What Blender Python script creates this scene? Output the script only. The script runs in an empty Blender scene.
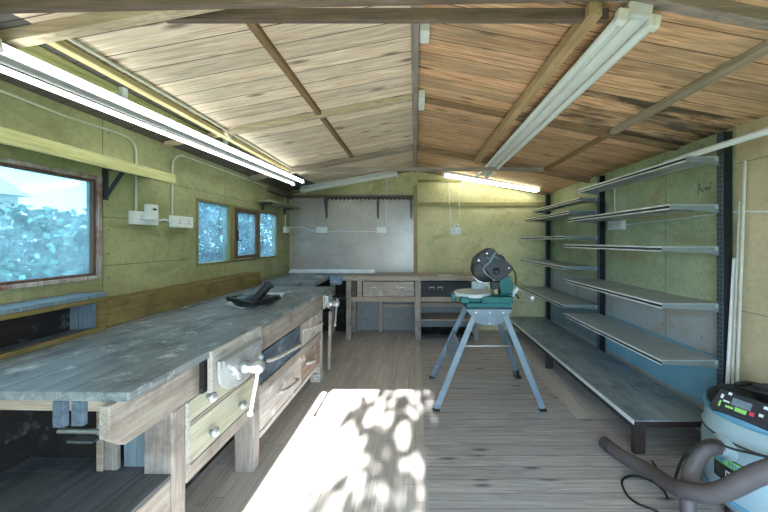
import bpy, math, random
from mathutils import Vector, Matrix, noise as mnoise
R = random.Random(7)
PI = math.pi
SC = bpy.context.scene
COL = SC.collection
sin, cos = math.sin, math.cos

# ------------------------------------------------------------------ helpers
class MB:
    def __init__(s): s.v = []; s.f = []; s.mi = []; s.sm = []
    def add(s, vs, fs, mi=0, sm=False):
        b = len(s.v); s.v += [tuple(v) for v in vs]
        for f in fs: s.f.append([i + b for i in f]); s.mi.append(mi); s.sm.append(sm)
        return s
    def box(s, x0, x1, y0, y1, z0, z1, mi=0):
        x0, x1 = min(x0, x1), max(x0, x1); y0, y1 = min(y0, y1), max(y0, y1); z0, z1 = min(z0, z1), max(z0, z1)
        return s.add([(x0,y0,z0),(x1,y0,z0),(x1,y1,z0),(x0,y1,z0),(x0,y0,z1),(x1,y0,z1),(x1,y1,z1),(x0,y1,z1)],
                     [(0,3,2,1),(4,5,6,7),(0,1,5,4),(1,2,6,5),(2,3,7,6),(3,0,4,7)], mi)
    def bar(s, p0, p1, w, h, up=(0,0,1), mi=0):
        # rectangular bar from p0 to p1, w across, h along 'up'
        p0, p1 = Vector(p0), Vector(p1); d = (p1-p0).normalized(); up = Vector(up)
        a = d.cross(up).normalized(); b = a.cross(d).normalized()
        vs = [p + a*(i*w/2) + b*(j*h/2) for p in (p0, p1) for i, j in ((-1,-1),(1,-1),(1,1),(-1,1))]
        return s.add(vs, [(3,2,1,0),(4,5,6,7),(0,1,5,4),(1,2,6,5),(2,3,7,6),(3,0,4,7)], mi)
    def cyl(s, p0, p1, r0, r1=None, n=16, mi=0):
        r1 = r0 if r1 is None else r1
        p0, p1 = Vector(p0), Vector(p1); d = (p1-p0).normalized()
        a = d.orthogonal().normalized(); b = d.cross(a)
        vs = [p + (a*cos(2*PI*k/n) + b*sin(2*PI*k/n))*r for p, r in ((p0,r0),(p1,r1)) for k in range(n)]
        s.add(vs, [(k,(k+1)%n,n+(k+1)%n,n+k) for k in range(n)], mi, True)
        s.add(vs[:n], [tuple(range(n))[::-1]], mi); s.add(vs[n:], [tuple(range(n))], mi)
        return s
    def lathe(s, c, prof, n=32, axis=(0,0,1), mi=0, sm=True):
        c = Vector(c); d = Vector(axis).normalized(); a = d.orthogonal().normalized(); b = d.cross(a)
        vs = [c + d*h + (a*cos(2*PI*k/n)+b*sin(2*PI*k/n))*max(r,1e-4) for r, h in prof for k in range(n)]
        fs = [(j*n+k, j*n+(k+1)%n, (j+1)*n+(k+1)%n, (j+1)*n+k) for j in range(len(prof)-1) for k in range(n)]
        s.add(vs, fs, mi, sm)
        m = len(prof)-1
        s.add(vs[:n], [tuple(range(n))[::-1]], mi); s.add(vs[m*n:], [tuple(range(n))], mi)
        return s
    def tube(s, pts, r, n=10, mi=0, sub=8, ridge=0.0, straight=False):
        P = [Vector(p) for p in pts]
        if not straight and len(P) > 2:
            Q = []
            for i in range(len(P)-1):
                a, b = P[max(i-1,0)], P[i]; c, d = P[i+1], P[min(i+2,len(P)-1)]
                for k in range(sub):
                    t = k/sub
                    Q.append(.5*((2*b)+(c-a)*t+(2*a-5*b+4*c-d)*t*t+(3*b-a-3*c+d)*t**3))
            Q.append(P[-1]); P = Q
        vs = []; nrm = None
        for i, p in enumerate(P):
            d = (P[min(i+1,len(P)-1)]-P[max(i-1,0)]).normalized()
            if nrm is None: nrm = d.orthogonal().normalized()
            nrm = (nrm - d*nrm.dot(d)).normalized(); b = d.cross(nrm)
            rr = r(i/(len(P)-1)) if callable(r) else r
            if ridge: rr *= 1 + (ridge if i % 2 else -ridge)
            vs += [p + (nrm*cos(2*PI*k/n)+b*sin(2*PI*k/n))*rr for k in range(n)]
        m = len(P)
        s.add(vs, [(j*n+k, j*n+(k+1)%n, (j+1)*n+(k+1)%n, (j+1)*n+k) for j in range(m-1) for k in range(n)], mi, True)
        s.add(vs[:n], [tuple(range(n))[::-1]], mi); s.add(vs[-n:], [tuple(range(n))], mi)
        return s
    def prism(s, pts, ext, mi=0):
        ext = Vector(ext); n = len(pts); A = [Vector(p) for p in pts]; B = [p+ext for p in A]
        return s.add(A+B, [tuple(range(n))[::-1], tuple(range(n,2*n))] + [(k,(k+1)%n,n+(k+1)%n,n+k) for k in range(n)], mi)
    def build(s, name, mat, parent=None, bevel=0.0, origin=None):
        if parent is not None: o0 = parent_loc(parent)
        elif origin is not None: o0 = Vector(origin)
        else: o0 = Vector((0,0,0))
        me = bpy.data.meshes.new(name)
        me.from_pydata([tuple(Vector(v)-o0) for v in s.v], [], s.f)
        for m in (mat if isinstance(mat, (list, tuple)) else [mat]): me.materials.append(m)
        for p, i, sm in zip(me.polygons, s.mi, s.sm): p.material_index = i; p.use_smooth = sm
        me.validate(); me.update()
        import bmesh
        bm = bmesh.new(); bm.from_mesh(me); bmesh.ops.recalc_face_normals(bm, faces=bm.faces); bm.to_mesh(me); bm.free()
        o = bpy.data.objects.new(name, me); COL.objects.link(o)
        if parent is not None: o.parent = parent
        elif origin is not None: o.location = o0
        if bevel:
            b = o.modifiers.new('bevel', 'BEVEL'); b.width = bevel; b.segments = 2; b.limit_method = 'ANGLE'; b.angle_limit = .8
        return o

def parent_loc(p):
    v = Vector((0,0,0))
    while p is not None: v += p.location; p = p.parent
    return v
def thing(name, label, cat, loc, group=None, rz=0):
    o = bpy.data.objects.new(name, None); COL.objects.link(o); o.location = loc; o.rotation_euler = (0,0,rz)
    o.empty_display_size = .1
    o['label'] = label; o['category'] = cat
    if group: o['group'] = group
    return o
def tag(o, label, cat, group=None, kind=None):
    o['label'] = label; o['category'] = cat
    if group: o['group'] = group
    if kind: o['kind'] = kind
    return o
def struct(o, label=None, cat=None):
    o['kind'] = 'structure'
    if label: o['label'] = label
    if cat: o['category'] = cat
    return o

# ------------------------------------------------------------------ materials
def L(r, g, b):
    f = lambda c: (c/255/12.92 if c/255 <= .04045 else ((c/255+.055)/1.055)**2.4)
    return (f(r), f(g), f(b), 1)
class NT:
    def __init__(s, name):
        s.m = bpy.data.materials.new(name); s.m.use_nodes = True; s.t = s.m.node_tree; s.t.nodes.clear()
        s.out = s.n('ShaderNodeOutputMaterial'); s.co = s.n('ShaderNodeTexCoord')
    def n(s, kind, **kw):
        x = s.t.nodes.new(kind)
        for k, v in kw.items(): setattr(x, k, v)
        return x
    def put(s, sock, v):
        if hasattr(v, 'is_linked') or hasattr(v, 'links'): s.t.links.new(v, sock)
        else: sock.default_value = v
    def math(s, op, a, b=0.0, clamp=False):
        x = s.n('ShaderNodeMath', operation=op); x.use_clamp = clamp; s.put(x.inputs[0], a); s.put(x.inputs[1], b); return x.outputs[0]
    def noise(s, vec, scale, detail=4, rough=.55, dist=0.0):
        x = s.n('ShaderNodeTexNoise'); s.put(x.inputs['Vector'], vec)
        x.inputs['Scale'].default_value = scale; x.inputs['Detail'].default_value = detail
        x.inputs['Roughness'].default_value = rough; x.inputs['Distortion'].default_value = dist
        return x.outputs['Fac']
    def mapv(s, scale=(1,1,1), loc=(0,0,0), vec=None):
        x = s.n('ShaderNodeMapping'); s.put(x.inputs['Vector'], vec if vec is not None else s.co.outputs['Object'])
        x.inputs['Scale'].default_value = scale; x.inputs['Location'].default_value = loc; return x.outputs[0]
    def ramp(s, fac, stops):
        x = s.n('ShaderNodeValToRGB'); s.put(x.inputs[0], fac); e = x.color_ramp.elements
        while len(e) < len(stops): e.new(.5)
        for k, (p, c) in enumerate(stops): e[k].position = p; e[k].color = c
        return x.outputs[0]
    def mix(s, fac, a, b, mode='MIX'):
        x = s.n('ShaderNodeMix', data_type='RGBA', blend_type=mode); s.put(x.inputs[0], fac); s.put(x.inputs[6], a); s.put(x.inputs[7], b); return x.outputs[2]
    def bsdf(s, col, rough=.6, metal=0.0, bump=None, bstr=.3, bdist=.004, spec=.4, **kw):
        p = s.n('ShaderNodeBsdfPrincipled'); s.put(p.inputs['Base Color'], col); s.put(p.inputs['Roughness'], rough)
        s.put(p.inputs['Metallic'], metal); p.inputs['Specular IOR Level'].default_value = spec
        if bump is not None:
            b = s.n('ShaderNodeBump'); b.inputs['Strength'].default_value = bstr; b.inputs['Distance'].default_value = bdist
            s.put(b.inputs['Height'], bump); s.t.links.new(b.outputs[0], p.inputs['Normal'])
        s.t.links.new(p.outputs[0], s.out.inputs[0]); return p
def sc4(c, k): return (c[0]*k, c[1]*k, c[2]*k, 1)

def plain(name, col, rough=.5, metal=0.0, var=.12, scale=14, spec=.4):
    n = NT(name); f = n.noise(n.co.outputs['Object'], scale, 3)
    c = n.ramp(f, [(.3, sc4(col, 1-var)), (.7, sc4(col, 1+var))])
    n.bsdf(c, rough, metal, spec=spec); return n.m
def wood(name, c1, c2, axis='y', rough=.75, stain=None, dust=None, grain=1.0):
    n = NT(name); k = {'x': (1.2,22,22), 'y': (22,1.2,22), 'z': (22,22,1.2)}[axis]
    g = n.noise(n.mapv(tuple(a*grain for a in k)), 1.6, 5, .6, .6)
    c = n.ramp(g, [(.28, c1), (.5, sc4([(a+b)/2 for a, b in zip(c1[:3], c2[:3])], 1)), (.74, c2)])
    fg = n.noise(n.mapv({'x':(5,140,140),'y':(140,5,140),'z':(140,140,5)}[axis]), 1.0, 3, .7)
    c = n.mix(1.0, c, n.ramp(fg, [(.32, (.70,.68,.66,1)), (.52, (1.04,1.04,1.04,1)), (.75, (1.2,1.2,1.2,1))]), 'MULTIPLY')
    big = n.noise(n.co.outputs['Object'], 3.2, 3)
    c = n.mix(n.ramp(big, [(.35, (0,0,0,1)), (.75, (.55,.55,.55,1))]), c, sc4(c1, .72))
    v = n.n('ShaderNodeTexVoronoi'); n.put(v.inputs['Vector'], n.mapv({'x':(2.2,7,7),'y':(7,2.2,7),'z':(7,7,2.2)}[axis])); v.inputs['Scale'].default_value = 1.0
    kn = n.ramp(v.outputs['Distance'], [(.04, (1,1,1,1)), (.15, (0,0,0,1))])
    c = n.mix(n.math('MULTIPLY', kn, .55), c, sc4(c1, .35))
    if stain:
        st = n.noise(n.mapv((1,1,1), (3.1,1.7,.4)), 5.0, 6, .65)
        c = n.mix(n.ramp(st, [(.5, (0,0,0,1)), (.68, (.85,.85,.85,1))]), c, stain)
    if dust:
        st = n.noise(n.mapv((1,1,1), (7.3,2.2,.9)), 9.0, 7, .7)
        c = n.mix(n.ramp(st, [(.56, (0,0,0,1)), (.66, (.8,.8,.8,1))]), c, dust)
    n.bsdf(c, rough, bump=g, bstr=.25, bdist=.003, spec=.25); return n.m
def boards(name, along, across, w, c1, c2, knot, gap=(.02,.016,.012,1), rough=.7, extra=None, rowvar=.5, joint=0.0, gapw=.02, spec=.3, knots=.75, fine=.74):
    # tongue-and-groove boards: 'along' runs with the grain
    n = NT(name); sep = n.n('ShaderNodeSeparateXYZ'); n.put(sep.inputs[0], n.co.outputs['Object'])
    A = sep.outputs['XYZ'.index(along.upper())]; B = sep.outputs['XYZ'.index(across.upper())]
    rowf = n.math('DIVIDE', B, w); row = n.math('FLOOR', rowf); fr = n.math('FRACT', rowf)
    wn = n.n('ShaderNodeTexWhiteNoise', noise_dimensions='1D'); n.put(wn.inputs['W'], row)
    cb = n.n('ShaderNodeCombineXYZ')
    n.put(cb.inputs[0], n.math('ADD', n.math('MULTIPLY', A, 1.3), n.math('MULTIPLY', wn.outputs[0], 37.0)))
    n.put(cb.inputs[1], n.math('MULTIPLY', rowf, 2.6)); n.put(cb.inputs[2], n.math('MULTIPLY', row, 3.7))
    g = n.noise(cb.outputs[0], 2.6, 6, .62, 1.1)
    c = n.ramp(g, [(.3, c1), (.68, c2)])
    tone = n.math('MULTIPLY_ADD', wn.outputs[0], rowvar); n.t.nodes[-1].inputs[2].default_value = 1-rowvar*.55
    if joint:
        jf = n.math('ADD', n.math('DIVIDE', A, joint), n.math('MULTIPLY', wn.outputs[0], 5.3)); jc = n.math('FLOOR', jf)
        w2 = n.n('ShaderNodeTexWhiteNoise', noise_dimensions='2D'); cc = n.n('ShaderNodeCombineXYZ'); n.put(cc.inputs[0], row); n.put(cc.inputs[1], jc)
        n.put(w2.inputs['Vector'], cc.outputs[0])
        tone = n.math('MULTIPLY_ADD', w2.outputs[0], rowvar); n.t.nodes[-1].inputs[2].default_value = 1-rowvar*.55
        jl = n.math('LESS_THAN', n.math('FRACT', jf), .004/joint)
    tv = n.n('ShaderNodeCombineColor'); [n.put(tv.inputs[k], tone) for k in range(3)]
    c = n.mix(1.0, c, tv.outputs[0], 'MULTIPLY')
    kv = n.n('ShaderNodeCombineXYZ'); n.put(kv.inputs[0], n.math('ADD', n.math('MULTIPLY', A, 2.1), n.math('MULTIPLY', wn.outputs[0], 11.0)))
    n.put(kv.inputs[1], n.math('MULTIPLY', rowf, 1.0)); n.put(kv.inputs[2], 0.0)
    v = n.n('ShaderNodeTexVoronoi', voronoi_dimensions='2D'); n.put(v.inputs['Vector'], kv.outputs[0]); v.inputs['Scale'].default_value = .9
    kn = n.ramp(v.outputs['Distance'], [(.04, (1,1,1,1)), (.15, (0,0,0,1))])
    gs = n.n('ShaderNodeSeparateColor'); n.put(gs.inputs[0], v.outputs['Color']); kn = n.math('MULTIPLY', kn, n.math('GREATER_THAN', gs.outputs[0], .55))
    c = n.mix(n.math('MULTIPLY', kn, knots), c, knot)
    fv = n.n('ShaderNodeCombineXYZ'); n.put(fv.inputs[0], n.math('MULTIPLY', A, 3.0)); n.put(fv.inputs[1], n.math('MULTIPLY', B, 120.0)); n.put(fv.inputs[2], n.math('MULTIPLY', row, 2.3))
    fg = n.noise(fv.outputs[0], 1.0, 3, .7)
    c = n.mix(1.0, c, n.ramp(fg, [(.32, (fine,fine*.98,fine*.96,1)), (.52, (1.02,1.02,1.02,1)), (.75, (1.16,1.16,1.16,1))]), 'MULTIPLY')
    if extra: c = extra(n, c, sep)
    e = n.math('MINIMUM', fr, n.math('SUBTRACT', 1.0, fr)); gm = n.math('LESS_THAN', e, gapw)
    if joint: gm = n.math('MAXIMUM', gm, n.math('MULTIPLY', jl, .7))
    c = n.mix(n.math('MULTIPLY', gm, .85), c, gap)
    h = n.math('ADD', n.math('MULTIPLY', n.math('SUBTRACT', 1.0, gm), 1.0), n.math('MULTIPLY', g, .12))
    n.bsdf(c, rough, bump=h, bstr=.5, bdist=.004, spec=spec); return n.m
def panel(name, c1, c2, seam_y=None, seam_z=None, stain=None, rough=.6, spec=.35, axis='y', nails=True, ofs=0.0, low=None):
    # sheet lining with seams along an axis ('x' or 'y') and nail heads
    n = NT(name); sep = n.n('ShaderNodeSeparateXYZ'); n.put(sep.inputs[0], n.co.outputs['Object'])
    A = sep.outputs['XYZ'.index(axis.upper())]; Z = sep.outputs[2]
    f = n.noise(n.co.outputs['Object'], 1.7, 5, .6); f2 = n.noise(n.co.outputs['Object'], 28, 4, .7)
    c = n.ramp(n.math('ADD', n.math('MULTIPLY', f, .6), n.math('MULTIPLY', f2, .4)), [(.36, sc4(c1,.9)), (.62, sc4(c2,1.06))])
    if low: c = n.mix(n.math('MULTIPLY', n.ramp(Z, [(low[0], (1,1,1,1)), (low[1], (0,0,0,1))]), 1.0), c, low[2])
    if stain:
        s_ = n.noise(n.mapv((1,1,1.6), (4.4,.3,8.8)), 2.3, 6, .6, .8)
        c = n.mix(n.ramp(s_, [(.53, (0,0,0,1)), (.66, (.6,.6,.6,1)), (.72, (.15,.15,.15,1))]), c, stain)
    masks = []
    if seam_y:
        fr = n.math('FRACT', n.math('DIVIDE', n.math('ADD', A, ofs), seam_y)); masks.append(n.math('LESS_THAN', fr, .005/seam_y))
    if seam_z:
        fr = n.math('FRACT', n.math('DIVIDE', Z, seam_z)); masks.append(n.math('LESS_THAN', fr, .005/seam_z))
    if nails:
        a = n.math('SUBTRACT', n.math('FRACT', n.math('DIVIDE', n.math('ADD', A, ofs-.02), (seam_y or 1.2)/2)), .03)
        a = n.math('MULTIPLY', a, (seam_y or 1.2)/2)
        z = n.math('MULTIPLY', n.math('SUBTRACT', n.math('FRACT', n.math('DIVIDE', Z, .155)), .5), .155)
        d = n.math('ADD', n.math('MULTIPLY', a, a), n.math('MULTIPLY', z, z)); masks.append(n.math('LESS_THAN', d, .000035))
    for m in masks: c = n.mix(n.math('MULTIPLY', m, .8), c, sc4(c1, .28))
    n.bsdf(c, rough, bump=f2, bstr=.08, bdist=.002, spec=spec); return n.m
def emit(name, col, k):
    n = NT(name); e = n.n('ShaderNodeEmission'); e.inputs[0].default_value = col; e.inputs[1].default_value = k
    n.t.links.new(e.outputs[0], n.out.inputs[0]); return n.m
def glass(name):
    n = NT(name); t = n.n('ShaderNodeBsdfTransparent'); t.inputs[0].default_value = (.40,.52,.56,1)
    d = n.n('ShaderNodeBsdfTranslucent'); d.inputs[0].default_value = (.62,.82,.92,1)
    g = n.n('ShaderNodeBsdfGlossy'); g.inputs['Roughness'].default_value = .06
    dust = n.noise(n.co.outputs['Object'], 5, 6, .65)
    m1 = n.n('ShaderNodeMixShader'); n.put(m1.inputs[0], n.ramp(dust, [(.35, (.06,.06,.06,1)), (.75, (.22,.22,.22,1))]))
    n.t.links.new(t.outputs[0], m1.inputs[1]); n.t.links.new(d.outputs[0], m1.inputs[2])
    m2 = n.n('ShaderNodeMixShader'); m2.inputs[0].default_value = .05
    n.t.links.new(m1.outputs[0], m2.inputs[1]); n.t.links.new(g.outputs[0], m2.inputs[2]); n.t.links.new(m2.outputs[0], n.out.inputs[0]); return n.m
def leafmat(name, c1, c2):
    n = NT(name); oi = n.n('ShaderNodeNewGeometry')
    c = n.ramp(oi.outputs['Random Per Island'], [(0, c1), (1, c2)])
    d = n.n('ShaderNodeBsdfPrincipled'); n.put(d.inputs['Base Color'], c); d.inputs['Roughness'].default_value = .45
    t = n.n('ShaderNodeBsdfTranslucent'); n.put(t.inputs[0], c); m = n.n('ShaderNodeMixShader'); m.inputs[0].default_value = .3
    n.t.links.new(d.outputs[0], m.inputs[1]); n.t.links.new(t.outputs[0], m.inputs[2]); n.t.links.new(m.outputs[0], n.out.inputs[0]); return n.m

# roof boards: paler left, browner right; mostly light painted in, partly real stain
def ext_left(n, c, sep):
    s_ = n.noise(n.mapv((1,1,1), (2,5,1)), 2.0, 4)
    k = n.math('ADD', sep.outputs[0], n.math('MULTIPLY', s_, .12))      # weathered dark boards along the eave, with the batten gap's shade painted in
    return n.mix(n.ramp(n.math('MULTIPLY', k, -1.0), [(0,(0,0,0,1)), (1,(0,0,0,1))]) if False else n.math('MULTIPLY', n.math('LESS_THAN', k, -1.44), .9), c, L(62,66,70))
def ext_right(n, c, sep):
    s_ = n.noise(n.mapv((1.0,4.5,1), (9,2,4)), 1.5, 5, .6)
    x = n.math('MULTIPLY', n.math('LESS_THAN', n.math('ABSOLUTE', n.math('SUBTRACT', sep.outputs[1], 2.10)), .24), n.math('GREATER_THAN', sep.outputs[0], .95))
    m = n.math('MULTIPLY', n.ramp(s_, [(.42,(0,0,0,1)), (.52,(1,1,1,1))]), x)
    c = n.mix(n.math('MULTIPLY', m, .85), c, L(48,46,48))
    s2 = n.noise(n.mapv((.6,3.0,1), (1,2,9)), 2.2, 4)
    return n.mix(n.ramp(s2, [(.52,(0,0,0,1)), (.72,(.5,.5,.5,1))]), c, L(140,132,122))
M = {}
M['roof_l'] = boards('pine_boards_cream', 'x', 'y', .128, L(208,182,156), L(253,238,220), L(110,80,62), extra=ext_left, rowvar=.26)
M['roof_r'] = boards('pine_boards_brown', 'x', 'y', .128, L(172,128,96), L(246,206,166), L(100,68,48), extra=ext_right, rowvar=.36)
M['laminate'] = boards('laminate_strip_floor', 'y', 'x', .065, L(170,163,156), L(202,195,188), L(120,108,96), gap=L(120,112,104), rowvar=.2, joint=.55, fine=.88, gapw=.012, rough=.5, spec=.35, knots=.0)
M['planks'] = boards('worn_pine_planks', 'x', 'y', .098, L(142,138,137), L(188,183,180), L(62,54,50), gap=L(88,84,84), rowvar=.16, gapw=.02, fine=.84, rough=.55, spec=.35)
M['wall_l'] = panel('green_sheet_lining', L(143,146,106), L(168,170,126), 1.22, .31, stain=L(122,122,84), ofs=.55)
M['wall_r'] = panel('pale_green_sheet_lining', L(154,168,134), L(184,196,160), .68, None, stain=L(168,146,112), ofs=.22, low=(.92,.99,L(172,176,176)))
M['wall_rn'] = panel('khaki_sheet_lining', L(176,162,130), L(196,182,150), None, .95, nails=False)
M['wall_b'] = panel('yellow_green_board', L(186,182,136), L(212,208,164), None, None, axis='x', stain=L(164,158,110), nails=False)
M['grey_board'] = panel('dusty_grey_board', L(160,153,146), L(182,175,168), None, None, axis='x', stain=L(148,141,135), rough=.30, spec=1.0, nails=False)
M['wall_f'] = panel('front_boards', L(150,140,100), L(170,160,120), 1.2, None, axis='x')
M['beam_grey'] = wood('weathered_grey_beam', L(136,124,116), L(178,166,156), 'x')
M['beam_dark'] = wood('weathered_dark_beam', L(104,88,80), L(138,120,110), 'x')
M['beam_pale'] = wood('pale_rafter_wood', L(196,176,150), L(232,216,190), 'x')
M['beam_brown'] = wood('brown_rafter_wood', L(132,104,84), L(172,142,116), 'x')
M['purlin'] = wood('purlin_wood', L(128,104,78), L(170,142,108), 'y')
M['purlin_y'] = wood('yellow_purlin_wood', L(184,168,122), L(212,198,154), 'y')
M['beam_pale2'] = wood('pale_batten_wood', L(170,142,104), L(206,182,144), 'y')
M['green_plank'] = wood('green_tinted_plank', L(168,170,112), L(192,190,136), 'y')
M['shelf_pale'] = wood('pale_shelf_plank', L(186,184,128), L(212,208,158), 'y')
M['ledger'] = wood('olive_timber', L(118,104,64), L(150,134,86), 'y', stain=L(92,86,56))
M['post'] = wood('batten_wood', L(150,134,104), L(184,166,130), 'z')
M['batten'] = wood('batten_wood_flat', L(138,132,92), L(172,164,118), 'x')
M['top'] = wood('worn_bench_top', L(108,118,124), L(154,162,166), 'y', rough=.42, stain=L(72,80,86), dust=L(198,204,206))
M['top2'] = wood('back_bench_top', L(150,140,128), L(182,172,158), 'x', rough=.6, dust=L(200,200,198))
M['bench'] = wood('grey_bench_wood', L(142,134,126), L(184,176,166), 'y', stain=L(112,104,98))
M['bench_z'] = wood('grey_bench_leg_wood', L(140,132,126), L(180,172,164), 'z', stain=L(106,100,96))
M['bench_x'] = wood('grey_bench_rail_wood', L(150,136,124), L(184,170,156), 'x')
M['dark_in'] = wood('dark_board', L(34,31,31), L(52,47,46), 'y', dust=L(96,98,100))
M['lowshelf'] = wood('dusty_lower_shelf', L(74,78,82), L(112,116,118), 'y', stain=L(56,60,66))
M['ply'] = wood('pale_ply_drawer', L(176,176,156), L(200,199,178), 'y')
M['bluewood'] = wood('blue_painted_drawer', L(74,90,106), L(108,124,140), 'y', stain=L(44,56,70), dust=L(150,162,170))
M['palewood'] = wood('bleached_drawer_wood', L(176,170,164), L(208,202,196), 'y', dust=L(232,232,230))
M['rustwood'] = wood('rusty_brown_drawer', L(134,112,98), L(178,160,146), 'y', dust=L(214,210,204))
M['drawer_b'] = wood('speckled_pale_drawer', L(150,138,130), L(186,176,168), 'x', dust=L(204,200,196))
M['drawer_d'] = wood('dark_drawer', L(50,54,58), L(76,80,84), 'x')
M['greyboard'] = plain('grey_lining_board', L(120,124,126), .6)
M['bluegrey'] = wood('blue_grey_board', L(104,122,134), L(138,154,164), 'z')
M['white'] = plain('white_plastic', L(226,230,230), .35, var=.04)
M['whitepaint'] = plain('white_enamel', L(214,220,222), .4, var=.05)
M['cream'] = plain('off_white_trim', L(206,204,190), .45)
M['black'] = plain('black_plastic', L(26,27,30), .45)
M['charcoal'] = plain('charcoal_casing', L(46,48,54), .5)
M['dgrey'] = plain('dark_grey_rubber', L(72,70,72), .55)
M['hose'] = plain('grey_brown_hose', L(96,90,92), .5)
M['upright'] = plain('grey_steel_upright', L(92,106,114), .45, .4)
M['blackpost'] = plain('black_steel', L(30,32,36), .5, .2)
M['shelf'] = plain('grey_enamel_shelf', L(166,174,176), .42, .15, var=.14, scale=5)
M['base'] = wood('worn_base_shelf', L(126,142,150), L(164,176,180), 'y', rough=.42, stain=L(88,102,110))
M['shelf_end'] = plain('grey_shelf_bracket', L(122,132,134), .45, .1)
M['rail'] = plain('pale_shelf_edge', L(222,230,232), .35, .1)
M['brownsteel'] = plain('brown_steel', L(66,56,54), .5, .2)
M['bluepanel'] = plain('light_blue_panel', L(126,178,202), .5, var=.1, scale=4)
M['teal'] = plain('teal_casting', L(30,98,100), .5, .1)
M['dust'] = plain('dusty_cast_table', L(188,196,198), .55, var=.15, scale=30)
M['stand'] = plain('grey_blue_painted_steel', L(112,128,140), .42, .15)
M['steel'] = plain('bright_steel', L(190,194,196), .3, .85)
M['iron'] = plain('worn_vise_iron', L(186,190,192), .4, .5, var=.2)
M['blueiron'] = plain('blue_enamel_vise', L(128,150,176), .4, .3)
M['drum'] = plain('light_blue_drum', L(154,178,188), .38, .05, var=.05)
M['drum2'] = plain('mid_blue_drum', L(96,150,180), .4, .05)
M['green'] = plain('lime_print', L(150,210,110), .5)
M['pink'] = plain('pink_button', L(206,70,90), .5)
M['frame_w'] = wood('peeling_white_frame', L(150,128,118), L(206,204,196), 'z', stain=L(128,72,58))
M['frame_d'] = wood('dark_red_brown_frame', L(88,66,56), L(124,98,84), 'z')
M['frame_o'] = wood('olive_frame', L(122,118,80), L(156,150,108), 'z')
M['paper'] = plain('white_paper', L(222,228,230), .7, var=.05)
M['conduit'] = plain('pale_conduit', L(196,200,184), .45, var=.05)
M['glass'] = glass('dusty_glass')
M['tube_on'] = emit('lit_tube', (.93,1.0,.92,1), 6)
M['tube_on2'] = emit('lit_back_tube', (1.0,1.0,.80,1), 9)
M['tube_off'] = plain('unlit_tube', L(226,232,232), .3, var=.03)
M['bark'] = wood('bark', L(70,60,52), L(110,96,84), 'z')
M['leaf_t'] = leafmat('teal_leaf', L(12,48,50), L(76,128,120))
M['leaf_b'] = leafmat('blue_green_leaf', L(14,44,54), L(76,122,134))
M['leaf_g'] = leafmat('green_leaf', L(50,90,40), L(100,140,70))
M['ground'] = plain('garden_soil_and_grass', L(96,110,84), .9, var=.3, scale=6)
M['house'] = plain('pale_render', L(206,204,200), .8)
M['tile'] = plain('grey_roof_tile', L(150,150,154), .8)

# ------------------------------------------------------------------ room shell
XL, XR, YB, YF = -1.97, 2.09, 4.72, -.52
ZR, SL = 2.54, .19                      # roof height under the ridge, pitch
def zr(x): return ZR - SL*abs(x)
f = MB()
def ftop(x0,x1,y0,y1,mi): f.box(x0,x1,y0,y1,-.06,0,mi)
ftop(XL,.07,YF,YB,0); ftop(.07,XR,YF,2.36,1); ftop(.07,1.28,2.36,YB,1); ftop(1.28,XR,2.36,YB,0)
struct(f.build('floor', [M['laminate'], M['planks']]), 'timber floor, pale strip boards on the left and worn grey planks on the right', 'floor')

T = .06
W1 = (.35,1.882,1.165,1.80)             # y0,y1,z0,z1 of the large window
W2 = (2.70,4.285,1.172,1.79)
w = MB()
zl = zr(XL)
for y0,y1 in ((YF,W1[0]),(W1[1],W2[0]),(W2[1],YB)): w.box(XL-T,XL,y0,y1,0,zl)
for a in (W1,W2): w.box(XL-T,XL,a[0],a[1],0,a[2]); w.box(XL-T,XL,a[0],a[1],a[3],zl)
struct(w.build('wall_left', M['wall_l']), 'green lined wall on the left with two window openings', 'wall')
w = MB(); w.box(XR,XR+T,1.95,YB,0,zr(XR),0); w.box(XR,XR+T,YF,1.95,0,zr(XR),1)
struct(w.build('wall_right', [M['wall_r'], M['wall_rn']]), 'pale green and khaki lined wall behind the metal shelving', 'wall')
def gable(y0, y1, x0, x1, z0=0):
    pts = [(x0,y0,z0),(x1,y0,z0),(x1,y0,zr(x1))]
    if x0 < 0 < x1: pts.append((0,y0,ZR))
    pts.append((x0,y0,zr(x0))); return pts, (0,y1-y0,0)
w = MB(); w.prism(*gable(YB,YB+T,XL-T,XR+T))
wb = struct(w.build('wall_back', M['wall_b']), 'yellow green end wall facing the viewer', 'wall')
gb = MB(); gb.box(-1.955,-.005,YB-.008,YB-.001,.0,2.13); gb.build('board', M['grey_board'], wb)['label'] = 'dusty grey sheet on the left half of the end wall'
w = MB(); D0, D1, DZ = -.93, 1.75, 2.0  # doorway widened to the right to let in more sky light
w.box(XL-T,D0,YF-T,YF,0,DZ); w.box(D1,XR+T,YF-T,YF,0,DZ)
w.prism([(XL-T,YF-T,DZ),(XR+T,YF-T,DZ),(XR+T,YF-T,zr(XR+T)),(0,YF-T,ZR),(XL-T,YF-T,zr(XL-T))], (0,T,0))
struct(w.build('wall_front', M['wall_f']), 'entrance wall with the open doorway, widened for sky light', 'wall')
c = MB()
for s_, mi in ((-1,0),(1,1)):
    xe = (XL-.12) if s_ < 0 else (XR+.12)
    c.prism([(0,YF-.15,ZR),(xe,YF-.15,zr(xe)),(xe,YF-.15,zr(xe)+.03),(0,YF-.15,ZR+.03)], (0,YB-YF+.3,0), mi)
struct(c.build('ceiling', [M['roof_l'], M['roof_r']]), 'pitched board ceiling, left slope coloured paler mostly for its light, right slope browner', 'ceiling')

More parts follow.
